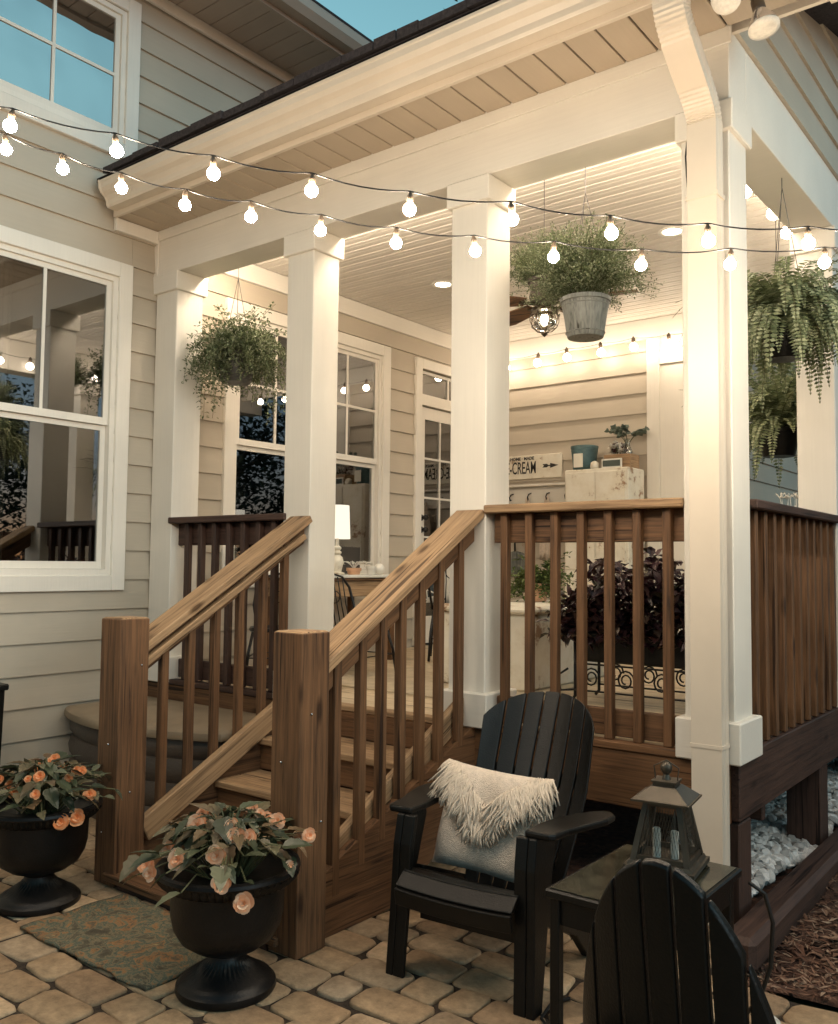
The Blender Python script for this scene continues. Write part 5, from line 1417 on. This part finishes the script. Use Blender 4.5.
# peg rack with hanging cloths under the sign
rk = thing('peg_rack', (-3.98, 6.67, 1.9), 'cream peg rack with black hooks under the sign', 'rack')
MB().box(-4.42, -3.52, 6.672, 6.692, 1.80, 1.955, .003).box(-4.43, -3.51, 6.61, 6.692, 1.956, 1.975, .003).build('rack_board', 'trim_x', rk)
for k in range(5):
    x = -4.32+k*.18; MB().tube([(x, 6.668, 1.90), (x, 6.63, 1.89), (x, 6.61, 1.865), (x, 6.62, 1.84), (x, 6.635, 1.845)], .006, 6).build('hook', 'blackmetal', rk, smooth=True)
for k, (x, lab, w_, h_) in enumerate(((-3.78, 'cream cloth hanging from the peg rack nearest the cabinet', .14, .52), (-3.97, 'cream cloth hanging from the middle of the peg rack', .12, .40))):
    m = MB(); vs = []
    for i in range(15):
        for j in range(10):
            f = j/9; vs.append((x+(i/14-.5)*w_*(.25+.75*min(1, f*1.8)), 6.625+.014*math.sin(i*1.5)*(.3+f), 1.86-h_*f-(.02*math.sin(i*.9) if j == 9 else 0)))
    m.add(vs, [(i*10+j, (i+1)*10+j, (i+1)*10+j+1, i*10+j+1) for i in range(14) for j in range(9)])
    ob = m.build('hanging_cloth', 'cream_cloth', None, smooth=True, origin=(x, 6.625, 1.86)); tag(ob, lab, 'cloth', 'cloths on the peg rack'); md = ob.modifiers.new('s', 'SOLIDIFY'); md.thickness = .003
# grey scoop hanging
t = thing('metal_dustpan', (-4.12, 6.63, 1.5), 'grey metal scoop hanging on the back wall beneath the peg rack', 'scoop')
MB().prism([(-.085, -.12), (.075, -.12), (.095, -.09), (.10, .06), (.075, .09), (.0, .105), (-.08, .09), (-.10, .06), (-.105, -.09)], lambda u, v, w_: (-4.11+u, w_, 1.30+v), 6.655, 6.668).build('pan', 'galv', t, bevel=.003)
MB().tube([(-4.11, 6.655, 1.40), (-4.11, 6.645, 1.5), (-4.11, 6.64, 1.60)], .009, 8).build('handle', 'blackmetal', t, smooth=True)
# green leafy plant behind coleus
c = (-2.78, 4.75, 1.062); t = thing('potted_plant', c, 'small mid green leafy plant on the chest left of the coleus', 'potted plant'); pot(t, c, .06, .075, .11, 'terra')
a_, s_ = MB(), MB(); airy(a_, s_, (c[0], c[1], c[2]+.10), .20, 60, .8, .5, .2, 31, .7, .9, .026); a_.build('foliage', 'gleaf', t); s_.build('stems', 'stem', t)
# plant stand with coleus
px, py = -1.80, 4.12
ps = thing('plant_stand', (px, py, DZ), 'black scrolled wire plant stand holding a trough behind the front railing', 'plant stand')
MB().box(px-.34, px+.42, py-.11, py+.13, DZ+.20, DZ+.35, .01).build('trough', 'black_plastic', ps)
for sx in (-.32, .40):
    for sy in (-.12, .14):
        x, y = px+sx, py+sy
        MB().tube([(x, y, DZ+.34), (x, y, DZ+.10), (x+.0, y, DZ+.03), (x-.02*(1 if sx > 0 else -1)*-1, y, DZ+.006)], .008, 8).build('leg', 'blackmetal', ps, smooth=True)
sc_ = MB()
for y in (py-.125, py+.145):
    for z in (.19, .06): sc_.tube([(px-.32, y, DZ+z), (px+.40, y, DZ+z)], .005, 6)
    for k in range(4):
        x = px-.23+k*.18; sc_.tube([(x+math.cos(a*PI/6)*(.045-.0014*a), y, DZ+.125+math.sin(a*PI/6)*(.05-.0016*a)) for a in range(22)], .0045, 6)
sc_.tube([(px-.32, py-.12, DZ+.06), (px-.40, py-.12, DZ+.05), (px-.42, py-.12, DZ+.12), (px-.36, py-.12, DZ+.16)], .006, 6)
sc_.build('scrollwork', 'blackmetal', ps, smooth=True)
t = thing('coleus_plant', (px, py, DZ+.34), 'mass of dark purple coleus leaves in the trough behind the railing', 'foliage plant'); a_, s_ = MB(), MB(); rg = random.Random(44)
for k in range(2300):
    u = rg.uniform(-1, 1); x = px+.03+u*.46; y = py+rg.uniform(-.2, .2); top = .37*math.sqrt(max(.05, 1-(u*.85)**2))*(.75+.35*math.sin(u*5+1)**2)
    z = DZ+.33+rg.uniform(-.10, 1)*top if abs(u) < .9 else DZ+.33+rg.uniform(-.14, .6)*top
    d = V((rg.uniform(-1, 1), rg.uniform(-1.1, .8), rg.uniform(-.7, .7))); a_.leaf(V((x, y, z)), d, V((rg.uniform(-.5, .5), rg.uniform(-.5, .5), 1)), rg.uniform(.05, .085), rg.uniform(.034, .052), .2, 7)
for k in range(40):
    x = px+rg.uniform(-.3, .36); s_.tube([(x, py+rg.uniform(-.06, .06), DZ+.33), (x+rg.uniform(-.08, .08), py+rg.uniform(-.12, .12), DZ+.55)], .003, 4)
a_.build('foliage', 'coleus', t); s_.build('stems', 'stem', t)
# white branches by the right railing
c = (-1.35, 4.95, DZ+.001); t = thing('branch_vase', c, 'tall dark vase of bare white branches behind the right railing', 'vase'); pot(t, c, .06, .09, .45, 'black_plastic')
s_ = MB(); rg = random.Random(10)
for k in range(12):
    p = V(c)+V((0, 0, .42)); d = V((rg.uniform(-.16, .2), rg.uniform(-.1, .2), 1)); pts_ = [p.copy()]
    for q in range(8):
        p = p+d.normalized()*.078; d += V((rg.uniform(-.12, .12), rg.uniform(-.12, .12), 0)); pts_.append(p.copy())
        if q > 2:
            for _ in range(3):
                e = V((rg.uniform(-1, 1), rg.uniform(-1, 1), rg.uniform(.2, 1))).normalized(); s_.tube([p, p+e*rg.uniform(.02, .045)], [.003, .004], 4)
    s_.tube(pts_, [.004-.0003*i for i in range(len(pts_))], 5)
s_.build('branches', 'whitetwig', t, smooth=True)
# pale rug on the deck
m = MB().box(-3.6, -2.35, 3.62, 5.0, DZ+.001, DZ+.009)
tag(m.build('porch_rug', plain('jute', (.55, .46, .33), .95, 0, .15, 12, .6, 200), None, origin=(-3, 4.3, DZ)), 'pale woven rug on the porch deck inside the steps', 'rug')

# ------------------------------------------------------------------ trees beyond
def tree(x, y, h, r_, label, seed, nleaf=8000, group='dark trees round the yard'):
    rg = random.Random(seed); t = thing('tree', (x, y, -.06), label, 'tree', group); tr = MB()
    tr.tube([(x, y, -.06), (x+.05, y, h*.3), (x-.05, y+.05, h*.6), (x, y, h*.92)], [h*.028, h*.022, h*.014, h*.004], 8)
    cl = []
    for k in range(24):
        f = rg.uniform(.3, 1.0); a = rg.uniform(0, 2*PI); rr = r_*(1-abs(f-.55)*1.2)*rg.uniform(.35, 1); p = V((x+math.cos(a)*rr, y+math.sin(a)*rr, h*f)); cl.append((p, r_*rg.uniform(.22, .42)))
        tr.tube([(x, y, h*f*.75), p], [h*.008, h*.002], 5)
    cl.append((V((x, y, h*.96)), r_*.3))
    tr.build('trunk', 'bark', t, smooth=True); lf = MB()
    for k in range(nleaf):
        p, cr_ = rg.choice(cl); d = V((rg.gauss(0, 1), rg.gauss(0, 1), rg.gauss(0, .8))).normalized()*cr_*rg.uniform(.5, 1.1)
        q = p+d; e = V((rg.uniform(-1, 1), rg.uniform(-1, 1), rg.uniform(-.6, .6)))
        lf.leaf(q, e, V((rg.uniform(-.5, .5), rg.uniform(-.5, .5), 1)), r_*rg.uniform(.04, .075), r_*.04, .2)
    lf.build('crown', 'treeleaf', t); return t
tree(-10.3, 14.6, 12.1, 1.9, 'dark tree top showing above the porch roof against the sky', 1, 5200)
tree(5.0, 6.5, 3.7, 1.7, 'dark leafy tree standing right of the porch', 2)
tree(6.8, 2.2, 3.4, 1.6, 'dark leafy tree at the right side of the yard', 3)
tree(5.8, 4.4, 3.2, 1.5, 'low dark leafy tree between the other two right of the porch', 5)
tree(3.6, 10.5, 6.0, 2.2, 'tall dark tree behind the right end of the porch', 4)

# ------------------------------------------------------------------ scale to life size
for o in list(C.objects):
    if o.parent is None:
        o.location = o.location*S; o.scale = V(o.scale)*S

# ------------------------------------------------------------------ camera
cam = bpy.data.cameras.new('camera'); co = bpy.data.objects.new('camera', cam); C.objects.link(co); sc.camera = co
F = 892.67; yaw, pit, rol = R(-37.862), R(3.3477), R(.576)
f = V((math.cos(pit)*math.sin(yaw), math.cos(pit)*math.cos(yaw), math.sin(pit))); r = V((math.cos(yaw), -math.sin(yaw), 0)); u = r.cross(f)
r2 = r*math.cos(rol)+u*math.sin(rol); u2 = -r*math.sin(rol)+u*math.cos(rol)
mt = Matrix((r2, u2, -f)).transposed().to_4x4(); mt.translation = V((0, 0, 1.28*S)); co.matrix_world = mt
cam.sensor_fit = 'VERTICAL'; cam.sensor_height = 24; cam.lens = F/1024*24; cam.clip_start = .02; cam.clip_end = 600

# ------------------------------------------------------------------ light
w = bpy.data.worlds.new('World'); sc.world = w; w.use_nodes = True; nt = w.node_tree; bg = nt.nodes['Background']
sky = nt.nodes.new('ShaderNodeTexSky'); sky.sky_type = 'NISHITA'; sky.sun_disc = False
SE, SR = R(6), R(95)
sky.sun_elevation = SE; sky.sun_rotation = SR; sky.air_density = 1.0; sky.dust_density = .4; sky.ozone_density = 1.0
geo = nt.nodes.new('ShaderNodeTexCoord'); sep = nt.nodes.new('ShaderNodeSeparateXYZ'); nt.links.new(geo.outputs['Generated'], sep.inputs[0])
rp_ = nt.nodes.new('ShaderNodeValToRGB'); nt.links.new(sep.outputs[2], rp_.inputs[0]); e_ = rp_.color_ramp.elements
e_[0].position = .02; e_[0].color = (.42, .36, .62, 1); e_[1].position = .85; e_[1].color = (.8, .8, .95, 1)
x_ = e_.new(.25); x_.color = (.60, .74, .85, 1)
x_ = e_.new(.45); x_.color = (1.6, 2.2, 1.9, 1)
x_ = e_.new(.62); x_.color = (1.5, 2.1, 1.8, 1)
tint = nt.nodes.new('ShaderNodeMix'); tint.data_type = 'RGBA'; tint.blend_type = 'MULTIPLY'; tint.inputs[0].default_value = 1
nt.links.new(sky.outputs[0], tint.inputs[6]); nt.links.new(rp_.outputs[0], tint.inputs[7]); nt.links.new(tint.outputs[2], bg.inputs[0]); bg.inputs[1].default_value = .105
sl_ = bpy.data.lights.new('sun', 'SUN'); sl_.energy = .42; sl_.angle = R(24); sl_.color = (.50, .82, 1)
so2 = bpy.data.objects.new('sun', sl_); C.objects.link(so2)
sd = V((math.sin(SR)*math.cos(SE), math.cos(SR)*math.cos(SE), math.sin(SE)+.12)); so2.rotation_euler = sd.to_track_quat('Z', 'Y').to_euler()
vs_ = sc.view_settings; vs_.view_transform = 'Standard'; vs_.look = 'None'; vs_.exposure = .72; vs_.gamma = 1
try: sc.view_settings.use_curve_mapping = False
except Exception: pass
cy = sc.cycles
cy.use_denoising = True; cy.sample_clamp_indirect = 4; cy.caustics_reflective = False; cy.caustics_refractive = False
cy.max_bounces = 7; cy.diffuse_bounces = 4; cy.glossy_bounces = 3; cy.transparent_max_bounces = 8; cy.transmission_bounces = 4
cy.use_light_tree = True
